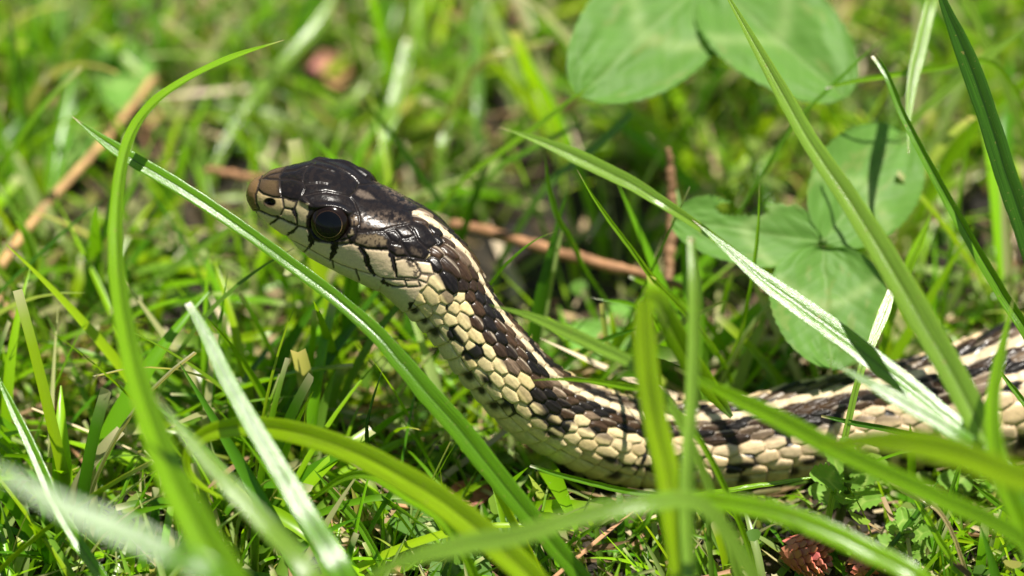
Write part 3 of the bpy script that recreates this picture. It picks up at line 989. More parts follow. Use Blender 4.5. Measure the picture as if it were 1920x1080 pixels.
blade('blade with a frayed white cut tip and shining white ribs beside the bent bright blade', [(352, 568, -27), (385, 625, -28), (425, 710, -29), (475, 800, -30), (530, 890, -31), (580, 975, -32), (650, 1090, -34)],
      [22, 28, 34, 40, 46, 50, 54], 'mid', roll=2, fold=0.12, tip='white', cut=True, glint=1.0)
blade('thin straight blade with a dull sheen apart from the arching blade\'s foot', [(-12, 690, -18), (20, 760, -19), (60, 845, -20), (105, 945, -21), (150, 1020, -22), (200, 1100, -23)], [16, 20, 24, 26, 26, 26], 'mid', roll=14, fold=0.3, tip=None, glint=0.8)
blade('broad blade with a shining white patch crossing the thin dull blade', [(-60, 850, -88), (40, 905, -86), (110, 945, -84), (200, 985, -80), (300, 1030, -76), (420, 1100, -70)], [40, 46, 48, 48, 46, 44], 'mid', roll=0, fold=0.12, twist=30, tip=None, glint=1.0)
blade('soft whitish blade between the arching blade and the cut-tipped blade', [(290, 740, -52), (360, 830, -56), (430, 910, -60), (500, 985, -63), (600, 1100, -66)], [18, 28, 32, 36, 38], 'pale', roll=10, fold=0.2, tip='straw', glint=0.9)
blade('bright yellow-green blade bent over in a hairpin beside the cut-tipped blade', [(468, 950, -26), (400, 925, -27), (358, 890, -28), (352, 850, -29), (385, 815, -29), (450, 800, -29), (540, 808, -30), (640, 838, -31), (740, 885, -33), (830, 940, -35), (920, 1010, -37), (1020, 1110, -40)],
      [22, 30, 32, 32, 36, 42, 48, 52, 56, 60, 62, 60], 'yellow', roll=38, fold=0.3, tip=None)
blade('narrow branch blade curling away under the yellow-green hairpin blade', [(560, 960, -20), (600, 925, -22), (650, 895, -24), (700, 895, -26), (760, 930, -28), (840, 985, -30)], [8, 14, 18, 22, 26, 24], 'bright', roll=40, tip=None)
blade('pale blade lying low across the foot of the yellow-green hairpin blade', [(660, 1100, -52), (760, 1050, -54), (870, 1020, -55), (980, 1000, -56), (1090, 968, -56), (1220, 945, -55), (1320, 950, -52)], [36, 40, 40, 38, 36, 34, 30], 'pale', roll=20, fold=0.2, tip=None, root_dir=(1, -0.3))
blade('long arched blade below the snake with a shining white lower end', [(1080, 985, -46), (1180, 945, -50), (1300, 938, -54), (1420, 952, -57), (1520, 985, -59), (1620, 1030, -61), (1740, 1100, -63)], [14, 28, 38, 42, 44, 44, 42], 'bright', roll=46, fold=0.15, twist=-48, tip='straw', glint=0.9)
blade('broad upright bright blade kinked at its top in front of the snake', [(1206, 562, -43), (1207, 600, -43), (1212, 690, -43), (1228, 790, -43), (1248, 880, -44), (1262, 970, -45), (1276, 1095, -46)],
      [44, 48, 52, 54, 52, 50, 48], 'yellow', roll=34, fold=0.15, tip=None, cut=True,
      extra=([(1208, 562, -43), (1234, 566, -40), (1262, 618, -34), (1300, 686, -28), (1340, 738, -24), (1372, 782, -20)], [40, 42, 40, 38, 30, 8], 38))
blade('slim upright pale stem beside the broad kinked blade', [(1296, 445, -40), (1302, 540, -42), (1301, 640, -43), (1296, 740, -44), (1290, 850, -45), (1286, 960, -46), (1290, 1095, -47)], [18, 26, 26, 27, 28, 28, 30], 'pale', roll=26, fold=0.6, tip='straw', cut=True)
blade('pale blurred blade running from the slim stem across the snake\'s back', [(1265, 690, -34), (1330, 722, -38), (1400, 756, -40), (1480, 795, -42), (1560, 838, -44), (1660, 885, -46), (1780, 940, -48), (1930, 1020, -50)], [14, 32, 38, 40, 40, 40, 38, 36], 'bright', roll=36, fold=0.2, tip='straw')
blade('folded blade with two shining white stripes and a dark crease', [(1298, 412, -20), (1350, 455, -23), (1420, 515, -26), (1500, 573, -28), (1580, 633, -30), (1660, 697, -32), (1740, 760, -34), (1830, 835, -36), (1900, 900, -38)], [18, 30, 40, 48, 50, 50, 46, 40, 34], 'mid', roll=0, fold=0.24, tip='brown', glint=1.0)
blade('short blade with a blurred white sheen lying under the twin-striped blade', [(1545, 672, -36), (1620, 712, -40), (1700, 758, -42), (1790, 810, -44), (1880, 880, -46)], [14, 28, 32, 32, 26], 'mid', roll=7, fold=0.12, tip=None, glint=0.9)
blade('long pale blade crossing in front of two clover leaflets', [(1345, -40, -14), (1400, 55, -18), (1462, 165, -22), (1525, 275, -26), (1592, 375, -29), (1655, 475, -32), (1722, 590, -34), (1790, 710, -36), (1850, 830, -38), (1905, 960, -40), (1940, 1060, -40)], [24, 30, 34, 40, 46, 54, 58, 56, 54, 48, 44], 'pale', roll=30, fold=0.25, tip=None, glint=0.3)
blade('wide dark green ribbed blade standing beyond the hanging pale blade', [(1745, -60, -10), (1775, 20, -12), (1812, 110, -14), (1850, 215, -16), (1885, 325, -18), (1925, 440, -20), (1975, 600, -22)], [34, 44, 50, 52, 54, 54, 50], 'dark', roll=46, fold=0.2, tip=None)
blade('narrow blade with a curled grey tip before the tall clover leaflet', [(1638, 103, -6), (1662, 140, -7), (1688, 205, -8), (1722, 275, -9), (1768, 362, -10), (1820, 455, -11), (1880, 560, -12), (1935, 650, -13)], [22, 18, 18, 20, 24, 26, 28, 28], 'mid', roll=36, fold=0.6, tip='straw', cut=True)
blade('pale ribbed blade hanging tip-down beside the curled grey-tipped blade', [(1704, 292, -3), (1703, 240, -3), (1708, 170, -3), (1722, 95, -3), (1742, 10, -3), (1760, -60, -2)], [10, 20, 30, 32, 30, 28], 'pale', roll=4, fold=0.2, tip='straw', root_dir=(1, 0.4), glint=0.8)
blade('broad yellow-green blade lying across the snake towards its tail', [(1530, 835, -50), (1600, 828, -53), (1690, 830, -56), (1790, 850, -60), (1880, 885, -63), (1980, 930, -66)], [18, 42, 50, 54, 54, 50], 'yellow', roll=34, fold=0.2, tip=None)
blade('pale curved blade rising over the snake near its tail', [(1900, 560, -30), (1880, 650, -36), (1862, 760, -42), (1872, 870, -46), (1905, 960, -48), (1960, 1080, -50)], [14, 26, 34, 38, 38, 36], 'bright', roll=40, fold=0.3)
blade('bent straw-tipped blade above the curve of the snake\'s neck', [(936, 238, -2), (990, 256, -3), (1060, 284, -4), (1130, 318, -5), (1190, 348, -6), (1250, 385, -7), (1320, 430, -6), (1420, 510, -2)], [12, 26, 34, 36, 32, 26, 20, 16], 'pale', roll=18, fold=0.35, twist=18)
blade('thin blade with a dry pointed tip below the bent straw-tipped blade', [(1082, 318, -11), (1110, 365, -11), (1145, 415, -10), (1190, 475, -9), (1235, 535, -6), (1290, 590, -2)], [8, 11, 12, 13, 14, 14], 'bright', roll=40, fold=0.6, tip='straw')
blade('small curved blade springing up from behind the snake\'s neck', [(1044, 433, -10), (1005, 450, -9), (965, 480, -8), (930, 515, -6), (905, 550, -4)], [4, 9, 12, 12, 12], 'mid', roll=35, fold=0.5)
blade('short dark upright blade between the diagonal and hairpin blades', [(722, 680, -16), (710, 715, -16), (695, 765, -15), (687, 815, -14), (692, 850, -12)], [4, 9, 12, 13, 12], 'deep', roll=60, fold=0.5, tip='straw')
blade('slim blade lying across the bend of the snake\'s neck', [(988, 714, -24), (1040, 711, -24), (1100, 714, -25), (1160, 724, -26), (1215, 737, -28), (1290, 800, -28)], [3, 10, 12, 13, 14, 14], 'bright', roll=38, fold=0.4, tip=None)
blade('soft pale blade reaching from the kinked blade to the snake\'s nape', [(918, 572, -28), (980, 588, -29), (1050, 616, -31), (1120, 648, -33), (1195, 690, -35), (1270, 780, -36)], [10, 24, 28, 28, 24, 20], 'pale', roll=30, fold=0.2, tip=None)
blade('white-tipped blade along the snake\'s belly before the kinked blade', [(994, 873, -13), (1050, 890, -13), (1120, 906, -13), (1190, 922, -13), (1260, 936, -12)], [9, 12, 14, 14, 12], 'mid', roll=44, fold=0.5, tip='white', cut=True)
blade('straight bright blade along the ground under the snake\'s belly', [(1545, 892, -12), (1460, 905, -13), (1380, 918, -14), (1290, 935, -13), (1220, 950, -10)], [12, 16, 18, 18, 14], 'bright', roll=30, fold=0.4, tip=None)
blade('thin dark green blade lying over the snake\'s flank by its tail', [(1540, 780, -16), (1600, 793, -17), (1680, 808, -19), (1790, 835, -22), (1900, 870, -26)], [8, 12, 13, 13, 12], 'dark', roll=36, fold=0.5, tip='straw', cut=True)
blade('one of two thin crossed blades standing before the snake\'s rear body', [(1888, 680, -14), (1868, 725, -15), (1850, 760, -17), (1815, 830, -18)], [5, 11, 13, 12], 'mid', roll=40, fold=0.5, group='crossed blades before the snake')
blade('one of two thin crossed blades standing before the snake\'s rear body', [(1855, 668, -14), (1885, 710, -16), (1930, 765, -18), (1990, 850, -20)], [6, 12, 14, 14], 'mid', roll=40, fold=0.5, group='crossed blades before the snake')
blade('thin dark blade meeting the brown stem behind the arching blade', [(212, 360, 6), (160, 402, 6), (90, 465, 5), (0, 548, 4), (-60, 610, 3)], [6, 14, 18, 20, 20], 'dark', roll=50, fold=0.4, tip=None)
blade('short white-tipped blade beyond the pale diagonal blade', [(338, 285, 10), (310, 297, 12), (280, 318, 14), (240, 380, 18)], [12, 12, 12, 12], 'mid', roll=40, tip='white', cut=True)
blade('blade with a brown tip standing out over the snake\'s raised nape', [(676, 178, 22), (700, 210, 23), (740, 260, 24), (790, 330, 24), (850, 420, 24)], [9, 14, 16, 18, 18], 'dark', roll=50, tip='brown')
blade('bright blade slanting up to the round clover leaflet', [(1110, 158, 6), (1060, 195, 8), (1000, 240, 10), (930, 292, 12), (860, 345, 14)], [16, 22, 22, 20, 18], 'bright', roll=30, tip=None)
blade('cut pale blade leaning right below the round clover leaflet', [(1185, 210, 12), (1150, 245, 13), (1105, 285, 14), (1040, 335, 16)], [24, 26, 24, 22], 'blue', roll=18, tip=None, cut=True)
blade('short bright blade beside the cut pale blade', [(1095, 230, 16), (1050, 252, 17), (1000, 280, 18), (930, 322, 20)], [14, 20, 20, 18], 'mid', roll=30, tip='straw', cut=True)
blade('slim blade curving down from the bent straw-tipped blade to the twig', [(1022, 290, 0), (1028, 340, 1), (1045, 400, 2), (1075, 455, 4), (1095, 500, 8)], [12, 16, 16, 14, 10], 'mid', roll=50, tip=None)
blade('narrow stub with a dry tip over the dead twig', [(1180, 518, 2), (1210, 532, 3), (1250, 552, 4), (1310, 590, 6)], [10, 13, 14, 14], 'bright', roll=34, tip='white', cut=True)
blade('frayed straw-coloured stub near the kinked blade', [(1108, 558, -3), (1135, 563, -3), (1165, 566, -2), (1215, 585, 2)], [4, 8, 10, 10], 'mid', roll=20, tip='white')
blade('thin upright stalk standing before the ragged clover leaflet', [(1424, 345, -6), (1422, 420, -6), (1415, 490, -5), (1400, 580, -3), (1372, 670, 2)], [7, 9, 10, 11, 11], 'bright', roll=40, fold=0.7, tip='straw')
blade('dark blade at the clover with a tip crossing the pale long blade', [(1664, 62, 4), (1620, 105, 5), (1560, 162, 6), (1500, 225, 8), (1430, 330, 10)], [8, 16, 18, 16, 14], 'mid', roll=44)
blade('slender blade ending in a pale knob beside the clover leaflets', [(1548, 166, 2), (1600, 152, 3), (1660, 142, 4), (1760, 128, 6), (1860, 118, 8)], [7, 11, 12, 12, 12], 'bright', roll=36, tip='white', cut=True)
blade('light blade passing behind the wide dark ribbed blade', [(1940, 40, 10), (1880, 85, 11), (1830, 120, 12), (1780, 165, 14), (1700, 240, 16)], [22, 26, 26, 24, 20], 'pale', roll=10, tip=None)
blade('bright forked blade standing beneath the tall clover leaflet', [(1748, 395, 4), (1728, 445, 3), (1705, 500, 2), (1680, 570, 2), (1660, 640, 2)], [14, 28, 30, 26, 20], 'bright', roll=34, tip=None)
blade('short blade with a white sheen between clover and long pale blade', [(1672, 545, -12), (1655, 590, -13), (1635, 640, -12), (1610, 700, -8)], [26, 28, 22, 16], 'pale', roll=0, fold=0.15, tip='white', cut=True, glint=1.0)
blade('broad blurred pale blade in the grass behind the snake\'s head', [(640, -40, 62), (600, 40, 58), (540, 110, 55), (460, 210, 52), (400, 320, 48)], [26, 34, 36, 34, 30], 'pale', roll=18, tip=None)
blade('wide soft grey-green blade far behind the arching blade\'s bend', [(108, -30, 70), (118, 50, 66), (130, 130, 62), (140, 240, 58)], [44, 48, 46, 42], 'blue', roll=20, tip=None)
blade('upright pale blade in the grass behind the snake\'s crown', [(905, -20, 58), (895, 60, 54), (893, 130, 50), (895, 220, 46)], [28, 30, 30, 26], 'blue', roll=14, tip=None)
blade('pale cut blade standing behind the brown-tipped blade', [(765, 75, 50), (755, 130, 48), (740, 190, 46), (722, 280, 42)], [28, 34, 34, 30], 'pale', roll=8, tip='straw', cut=True)
blade('leaning pale blade between the upright and cut pale blades', [(875, 115, 44), (862, 165, 43), (845, 220, 42), (825, 290, 40)], [22, 26, 26, 22], 'pale', roll=12, tip=None, cut=True)
blade('straw-edged yellowing blade lying below the round clover leaflet\'s rim', [(1045, 75, 36), (1000, 85, 36), (950, 98, 36), (910, 110, 36)], [14, 22, 24, 20], (0.30, 0.30, 0.06), roll=14, tip='straw')
blade('low grey-green blade lying flat across the ground behind the arching blade', [(30, 545, 22), (120, 540, 22), (240, 542, 22), (360, 552, 22), (470, 566, 22)], [12, 16, 18, 18, 14], 'pale', roll=10, tip=None)
blade('yellow-lit blade lying on the ground behind the cut-tipped blade', [(400, 640, 10), (440, 636, 10), (490, 628, 10), (560, 610, 12)], [14, 20, 22, 16], 'yellow', roll=20, tip=None)
blade('thin upright blade at the foot of the arching blade', [(262, 855, -10), (238, 905, -12), (215, 980, -14), (200, 1080, -16)], [6, 12, 14, 14], 'mid', roll=44)
blade('thin plain blade standing next to the foot of the arching blade', [(268, 870, -10), (268, 950, -11), (270, 1040, -12), (272, 1110, -13)], [7, 10, 11, 11], 'bright', roll=44, tip=None)
blade('thin blade hidden low behind the cut-tipped blade\'s white ribs', [(588, 880, -14), (630, 930, -15), (672, 985, -16), (715, 1060, -17)], [8, 16, 18, 16], 'mid', roll=40, tip=None)
blade('cut blade standing under the pale low blade by the diagonal blade', [(992, 1008, -14), (1010, 1035, -15), (1035, 1080, -16), (1060, 1120, -16)], [16, 20, 20, 18], 'dark', roll=44, tip=None, cut=True)
blade('crooked stubby blade under the kinked blade\'s foot', [(1166, 1020, -22), (1190, 1000, -22), (1208, 980, -23), (1225, 955, -23), (1245, 1010, -20)], [5, 13, 14, 12, 10], 'mid', roll=40, fold=0.6)
blade('slim blade slanting through the grass below the snake\'s tail end', [(1700, 910, -18), (1735, 970, -20), (1770, 1035, -21), (1810, 1110, -22)], [6, 14, 17, 17], 'bright', roll=42, tip=None)
blade('dark blade lying behind the small leafy weed', [(1760, 900, -16), (1720, 960, -18), (1680, 1010, -18), (1640, 1060, -16)], [14, 20, 20, 16], 'dark', roll=44, tip=None)
blade('dim straight blade running to the edge below the snake\'s tail', [(1820, 905, -14), (1860, 935, -15), (1900, 965, -16), (1960, 1010, -16)], [10, 15, 15, 14], 'mid', roll=44, tip=None)
blade('dry tan blade edge curling beside the small leafy weed', [(1625, 872, -18), (1660, 895, -19), (1700, 925, -21), (1760, 960, -22)], [10, 14, 14, 10], 'tan', roll=24, tip='brown', name='dry_grass_blade', category='dry grass')

# ------------------------------------------------------------------ dead stems and twig
def stem(label, pts, r, color, name='dead_straw', category='straw', zmin=0.4):
    P = np.array([at_clamped(*q, zmin=zmin) for q in pts])
    S = spline(np.concatenate([P, (np.broadcast_to(np.asarray(r, float), (len(P),)) * PXMM)[:, None]], 1), 60)
    rs = np.random.default_rng(len(label))
    rr = S[:, 3] * np.clip(1 + 0.10 * rs.normal(0, 1, 60).cumsum() / 5 + 0.10 * rs.normal(0, 1, 60), 0.6, 1.5)
    S[:, :3] += np.cumsum(rs.normal(0, 0.05, (60, 3)), 0)
    V, F = tube(S[:, :3], np.maximum(rr, 0.1), 10)
    me = poly_mesh(name, V, F)
    n = len(V)
    tt = np.repeat(np.linspace(0, 1, 60), 10)
    c = np.array(COLS[color])[None] * (0.25 + 1.4 * fnoise(tt * 34, np.tile(np.arange(10), 60) * 0.9, 3))[:, None]
    set_col(me, c)
    return link(name, me, M_WOOD, label=label, category=category, origin=(P[-1][0], P[-1][1], 0))


stem('long rust-brown dead stem leaning behind the arching blade', [(290, 145, 46), (235, 215, 40), (160, 300, 33), (80, 385, 27), (0, 490, 20), (-70, 600, 12)], [7, 10, 11, 12, 12, 11], 'straw')
stem('rust-brown twig lying on the ground behind the snake\'s neck', [(845, 420, 60), (920, 436, 60), (1000, 458, 60), (1100, 486, 60), (1200, 512, 60), (1300, 545, 60)], [9, 11, 10, 10, 9, 7], 'rust', name='twig', category='twig', zmin=13.0)
stem('orange-brown dead straw lying behind the snake\'s snout', [(385, 322, 60), (420, 326, 60), (465, 330, 60), (520, 338, 60)], [6, 8, 8, 6], 'rust', name='dry_straw', category='straw', zmin=12.0)
stem('thin upright pale brown dead stalk before the dead twig', [(1253, 278, 14), (1258, 340, 15), (1260, 420, 15), (1256, 500, 14), (1252, 560, 12)], [6, 9, 9, 8, 7], 'brown', name='dead_stalk', category='stalk')

# ------------------------------------------------------------------ clover
def leaflet(joint, tip, width, normal_hint, cup=0.12, bites=None, seed=0, tint=np.ones(3), nu=41, nv=60, serr=0.012):
    """obovate leaflet from joint to tip (world mm), width in mm; returns mesh with chevron colouring"""
    ax = tip - joint
    Ln = np.linalg.norm(ax)
    ax = ax / Ln
    nrm = unit(normal_hint - (normal_hint @ ax) * ax)
    lat = np.cross(ax, nrm)
    t = np.linspace(0, 1, nv)
    prof = (np.sin(math.pi * np.clip(t, 0, 1) ** 0.88)) ** 0.46
    prof = np.maximum(prof, 0.03)
    rs = np.random.default_rng(seed)
    x = np.linspace(-1, 1, nu)
    X, Tt = np.meshgrid(x, t)
    Pf = np.repeat(prof[:, None], nu, 1)
    edge_w = 1 + serr * np.sin(Tt * (95 if serr < 0.1 else 44) + X) * (np.abs(X) > 0.9)
    wv = (fnoise(X * 1.6 + seed, Tt * 2.2 + seed, 3) - 0.5)
    wid = X * Pf * width / 2 * edge_w
    # notched outer end, gentle cupping, side veins pressed in
    alo = Tt * Ln - 0.05 * Ln * np.exp(-(X / 0.35) ** 2) * smooth((Tt - 0.8) / 0.2)
    z = cup * width * (np.abs(X) ** 1.5 * Pf - 0.3) + wv * 0.11 * width - 0.08 * Ln * (Tt - 0.5) ** 2
    vein = np.abs(np.sin((Tt * 9 - np.abs(X) * 3.2 * Pf) * math.pi))
    z = z - 0.006 * width * np.exp(-(vein / 0.22) ** 2) - 0.012 * width * np.exp(-(X / 0.05) ** 2)
    V = joint + ax * alo[..., None] + lat * wid[..., None] + nrm * z[..., None]
    i, j = np.meshgrid(np.arange(nv - 1), np.arange(nu - 1), indexing='ij')
    a = i * nu + j
    Q = np.stack([a, a + 1, a + nu + 1, a + nu], -1)
    if bites:
        keep = np.ones(i.shape, bool)
        xm = (wid[:-1, :-1] + wid[1:, 1:]) / 2 / (width / 2)
        tm = (Tt[:-1, :-1] + Tt[1:, 1:]) / 2
        for (bx_, bt_, br) in bites:
            keep &= np.hypot(xm - bx_, (tm - bt_) * 1.6) > br * (0.85 + 0.3 * hash01(i, j, np.float64(3)))
        Q = Q[keep]
    Q = Q.reshape(-1, 4)
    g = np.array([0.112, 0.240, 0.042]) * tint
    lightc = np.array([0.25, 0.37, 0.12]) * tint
    chev = np.exp(-((Tt - (0.50 - 0.26 * (np.abs(X) * Pf) ** 1.3)) / 0.055) ** 2) * (np.abs(X) < 0.92) * (0.5 + 0.9 * fnoise(X * 5 + seed, Tt * 7, 5))
    c = g[None, None] * (0.85 + 0.3 * fnoise(X * 3 + seed, Tt * 3, 9))[..., None]
    c = c * (1 - 0.75 * np.clip(chev, 0, 1)[..., None]) + lightc * 0.75 * np.clip(chev, 0, 1)[..., None]
    vl = (0.5 * np.exp(-(vein / 0.20) ** 2) + 0.9 * np.exp(-(X / 0.05) ** 2))[..., None] * 0.38
    c = c * (1 - vl) + lightc * 0.9 * vl
    fl = smooth((fnoise(X * 4 + seed * 1.7, Tt * 5, 15) - 0.70) / 0.05)[..., None] * 0.3
    c = c * (1 - fl) + np.array([0.26, 0.28, 0.09]) * fl
    me = quad_mesh('leaflet', V.reshape(-1, 3), Q)
    set_col(me, c.reshape(-1, 3))
    return me


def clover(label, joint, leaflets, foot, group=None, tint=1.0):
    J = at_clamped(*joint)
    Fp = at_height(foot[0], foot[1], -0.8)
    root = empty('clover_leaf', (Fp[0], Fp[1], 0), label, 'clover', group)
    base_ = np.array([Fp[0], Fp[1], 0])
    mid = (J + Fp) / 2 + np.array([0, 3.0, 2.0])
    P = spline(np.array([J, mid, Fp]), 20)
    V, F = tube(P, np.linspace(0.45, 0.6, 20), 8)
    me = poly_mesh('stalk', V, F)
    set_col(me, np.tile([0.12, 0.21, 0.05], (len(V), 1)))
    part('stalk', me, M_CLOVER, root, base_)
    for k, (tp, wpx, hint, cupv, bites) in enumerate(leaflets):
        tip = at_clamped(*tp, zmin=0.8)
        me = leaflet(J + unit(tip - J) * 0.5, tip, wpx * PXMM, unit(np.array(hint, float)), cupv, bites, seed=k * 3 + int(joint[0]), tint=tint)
        part('leaflet', me, M_CLOVER, root, base_)
    return root


TOCAM = -FW
clover('clover leaf with big round sunlit leaflets held above the grass', (1328, -45, 20),
       [((1090, 172, 8), 250, TOCAM + SUN * 0.55, 0.06, None), ((1588, 176, 10), 250, TOCAM + SUN * 0.55 + RT * 0.1, 0.06, None), ((1350, -230, 30), 230, TOCAM * 0.4 + SUN, 0.06, None)], (1345, 250))
clover('clover leaf with an insect-chewed ragged leaflet behind the folded blade', (1545, 452, 2),
       [((1258, 408, 4), 150, TOCAM + SUN * 0.5, 0.10, [(0.95, 0.55, 0.34), (0.60, 0.50, 0.22), (1.0, 0.28, 0.22), (0.45, 0.62, 0.16), (0.9, 0.8, 0.2), (-0.95, 0.85, 0.2)]),
        ((1560, 690, -4), 225, TOCAM + SUN * 0.4, 0.08, None), ((1700, 240, 12), 205, TOCAM + SUN * 0.45, 0.14, None)], (1500, 560))
clover('pale clover leaf half hidden behind the soft pale blade', (1200, 700, 14),
       [((1065, 610, 18), 110, TOCAM + SUN, 0.1, None), ((1160, 560, 26), 90, TOCAM + SUN, 0.1, None), ((1290, 640, 24), 90, TOCAM + SUN, 0.1, None)], (1215, 720), tint=1.5)
clover('blurred round clover leaf far back by the rust-brown dead stem', (225, 118, 62),
       [((160, 130, 66), 110, TOCAM + SUN * 0.5, 0.06, None), ((285, 110, 66), 110, TOCAM + SUN * 0.5, 0.06, None), ((235, 205, 50), 105, TOCAM + SUN * 0.5, 0.06, None)], (230, 190), tint=1.35)
clover('blurred clover leaf under the far dead stem\'s upper end', (120, 250, 52),
       [((60, 215, 58), 100, TOCAM + SUN * 0.7, 0.06, None), ((190, 240, 56), 100, TOCAM + SUN * 0.7, 0.06, None), ((125, 340, 44), 95, TOCAM + SUN * 0.7, 0.06, None)], (125, 330), tint=1.25)
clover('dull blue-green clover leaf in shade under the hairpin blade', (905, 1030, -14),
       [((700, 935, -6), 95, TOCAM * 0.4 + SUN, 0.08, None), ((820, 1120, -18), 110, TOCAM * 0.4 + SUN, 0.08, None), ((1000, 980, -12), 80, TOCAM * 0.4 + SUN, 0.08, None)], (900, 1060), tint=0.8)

# ------------------------------------------------------------------ small leafy weeds
def weed(label, top, foot, n_pairs, size, seed):
    rs = np.random.default_rng(seed)
    A, Fp = at_clamped(*top), at_height(foot[0], foot[1], -0.8)
    base_ = np.array([Fp[0], Fp[1], 0])
    root = empty('leafy_weed', base_, label, 'weed')
    P = spline(np.array([Fp, (A + Fp) / 2 + np.array([0.6, 0.4, 0.6]), A]), 18)
    V, F = tube(P, np.linspace(0.55, 0.4, 18), 8)
    me = poly_mesh('stem', V, F)
    set_col(me, np.tile([0.15, 0.20, 0.07], (len(V), 1)))
    part('stem', me, M_CLOVER, root, base_)
    for k in range(n_pairs):
        f = 0.35 + 0.65 * k / max(1, n_pairs - 1)
        c = P[int(f * 17)]
        a0 = k * 1.57 + rs.uniform(-0.3, 0.3)
        for q in range(2):
            az = a0 + q * math.pi
            ln = size * (1.15 - 0.55 * f) * rs.uniform(0.85, 1.15)
            el = 0.15 + 0.7 * f * rs.uniform(0.5, 1.1)
            tip = c + np.array([math.cos(az) * math.cos(el), math.sin(az) * math.cos(el), math.sin(el)]) * ln
            me = leaflet(c, tip, ln * 0.72, np.array([0, 0, 1.0]) + TOCAM * 0.35, 0.16, None, seed=seed + k * 2 + q, tint=rs.uniform(1.0, 1.5) * np.array([1.15, 1.05, 0.8]), nu=13, nv=30, serr=0.15)
            me.name = 'leaf'
            part('leaf', me, M_COVER, root, base_)
    for k in range(3):
        c = A + rs.normal(0, 0.5, 3)
        V, F = cap(c, unit(rs.normal(0, 1, 3) + [0, 0, 2]), 0.42, 1.3, 0.05, 3.0, 1.0, 10, 7)
        me = poly_mesh('bud', V, F)
        set_col(me, np.tile([0.30, 0.36, 0.12], (len(V), 1)))
        part('bud', me, M_CLOVER, root, base_)


weed('small weed with toothed hairy leaves below the snake\'s belly', (1588, 868, -25), (1570, 985), 6, 5.2, 3)
weed('smaller weed with a white bud under the snake\'s tail end', (1822, 872, -12), (1822, 950), 3, 4.4, 8)
weed('low weed with bright leaves under the arched white-ended blade', (1700, 1000, -18), (1690, 1060), 4, 4.4, 12)

# ------------------------------------------------------------------ little cone and its fragments
def cone(label, c_px, axis_px, rlen, rad_, seed):
    c = at_height(*c_px[:2], rad_ * 0.9 + 1.6)
    e = at_height(*axis_px[:2], rad_ * 0.9 + 1.6)
    ax = unit(e - c)
    root = empty('small_cone', (c[0], c[1], 0), label, 'cone')
    base_ = np.array([c[0], c[1], 0])
    rs = np.random.default_rng(seed)
    A = unit(np.cross(ax, [0, 0.2, 1.0])); B = np.cross(ax, A)
    V, F = cap(c, ax, rad_ * 0.72, rlen / 2 / (rad_ * 0.72) * 0.9, 0.03, 3.1, 1.0, 14, 12)
    me = poly_mesh('core', V, F)
    set_col(me, np.tile([0.10, 0.04, 0.02], (len(V), 1)))
    part('core', me, M_CONE, root, base_)
    n = 84
    for k in range(n):
        f = (k + 0.5) / n
        an = k * 2.39996
        q = math.acos(1 - 2 * (0.06 + 0.9 * f))
        rr = rad_ * 0.80 * math.sin(q)
        p_ = c - ax * (rlen / 2 * math.cos(q)) + (A * math.cos(an) + B * math.sin(an)) * rr
        o_ = unit(A * math.cos(an) + B * math.sin(an))
        d_ = unit(ax + o_ * 0.55)
        lt = np.cross(d_, o_)
        s = rad_ * 0.46 * (0.6 + 0.5 * math.sin(q))
        th_ = unit(np.cross(lt, d_))
        pts = []
        for layer in (0, 1):
            for (uu_, vv_) in ((0, -0.1), (-0.5, 0.35), (-0.42, 0.8), (0, 1.05), (0.42, 0.8), (0.5, 0.35)):
                pts.append(p_ + lt * uu_ * s + d_ * (vv_ - 0.35) * s * 1.2 + th_ * (layer * 0.16 * s + 0.14 * s * (1 - 3 * uu_ * uu_)))
        F_ = [(0, 1, 2, 3, 4, 5)[::-1], (6, 7, 8, 9, 10, 11)] + [(q1, (q1 + 1) % 6, (q1 + 1) % 6 + 6, q1 + 6) for q1 in range(6)]
        me = poly_mesh('cone_scale', np.array(pts), F_, False)
        cc = np.array([0.42, 0.125, 0.07]) * rs.uniform(0.7, 1.35) * np.array([1, rs.uniform(0.85, 1.3), rs.uniform(0.8, 1.4)])
        set_col(me, np.tile(cc, (12, 1)))
        part('cone_scale', me, M_CONE, root, base_)


cone('little reddish-brown cone lying in the grass below the snake', (1512, 1038), (1580, 1052), 5.6, 2.3, 4)
cone('broken brown cone end beside the little reddish cone', (1620, 1056), (1660, 1040), 4.4, 1.6, 9)


def dead_leaf(label, c_px, size, color, seed):
    c = at_height(*c_px, 2.4)
    rs = np.random.default_rng(seed)
    az = rs.uniform(0, 6.28)
    d = np.array([math.cos(az), math.sin(az), rs.uniform(-0.1, 0.2)])
    me = leaflet(c - d * size / 2, c + d * size / 2, size * 0.6, np.array([0, -0.5, 1.0]), 0.22, None, seed=seed, nu=14, nv=14)
    n = len(me.vertices)
    a_ = me.attributes['Col']
    cc = np.array(color)[None] * (0.7 + 0.6 * rs.random(n))[:, None]
    a_.data.foreach_set('color', np.concatenate([cc, np.ones((n, 1))], 1).astype(np.float32).ravel())
    me.name = 'dead_leaf'
    link('dead_leaf', me, M_DRY, label=label, category='dead leaf', origin=(c[0], c[1], 0))


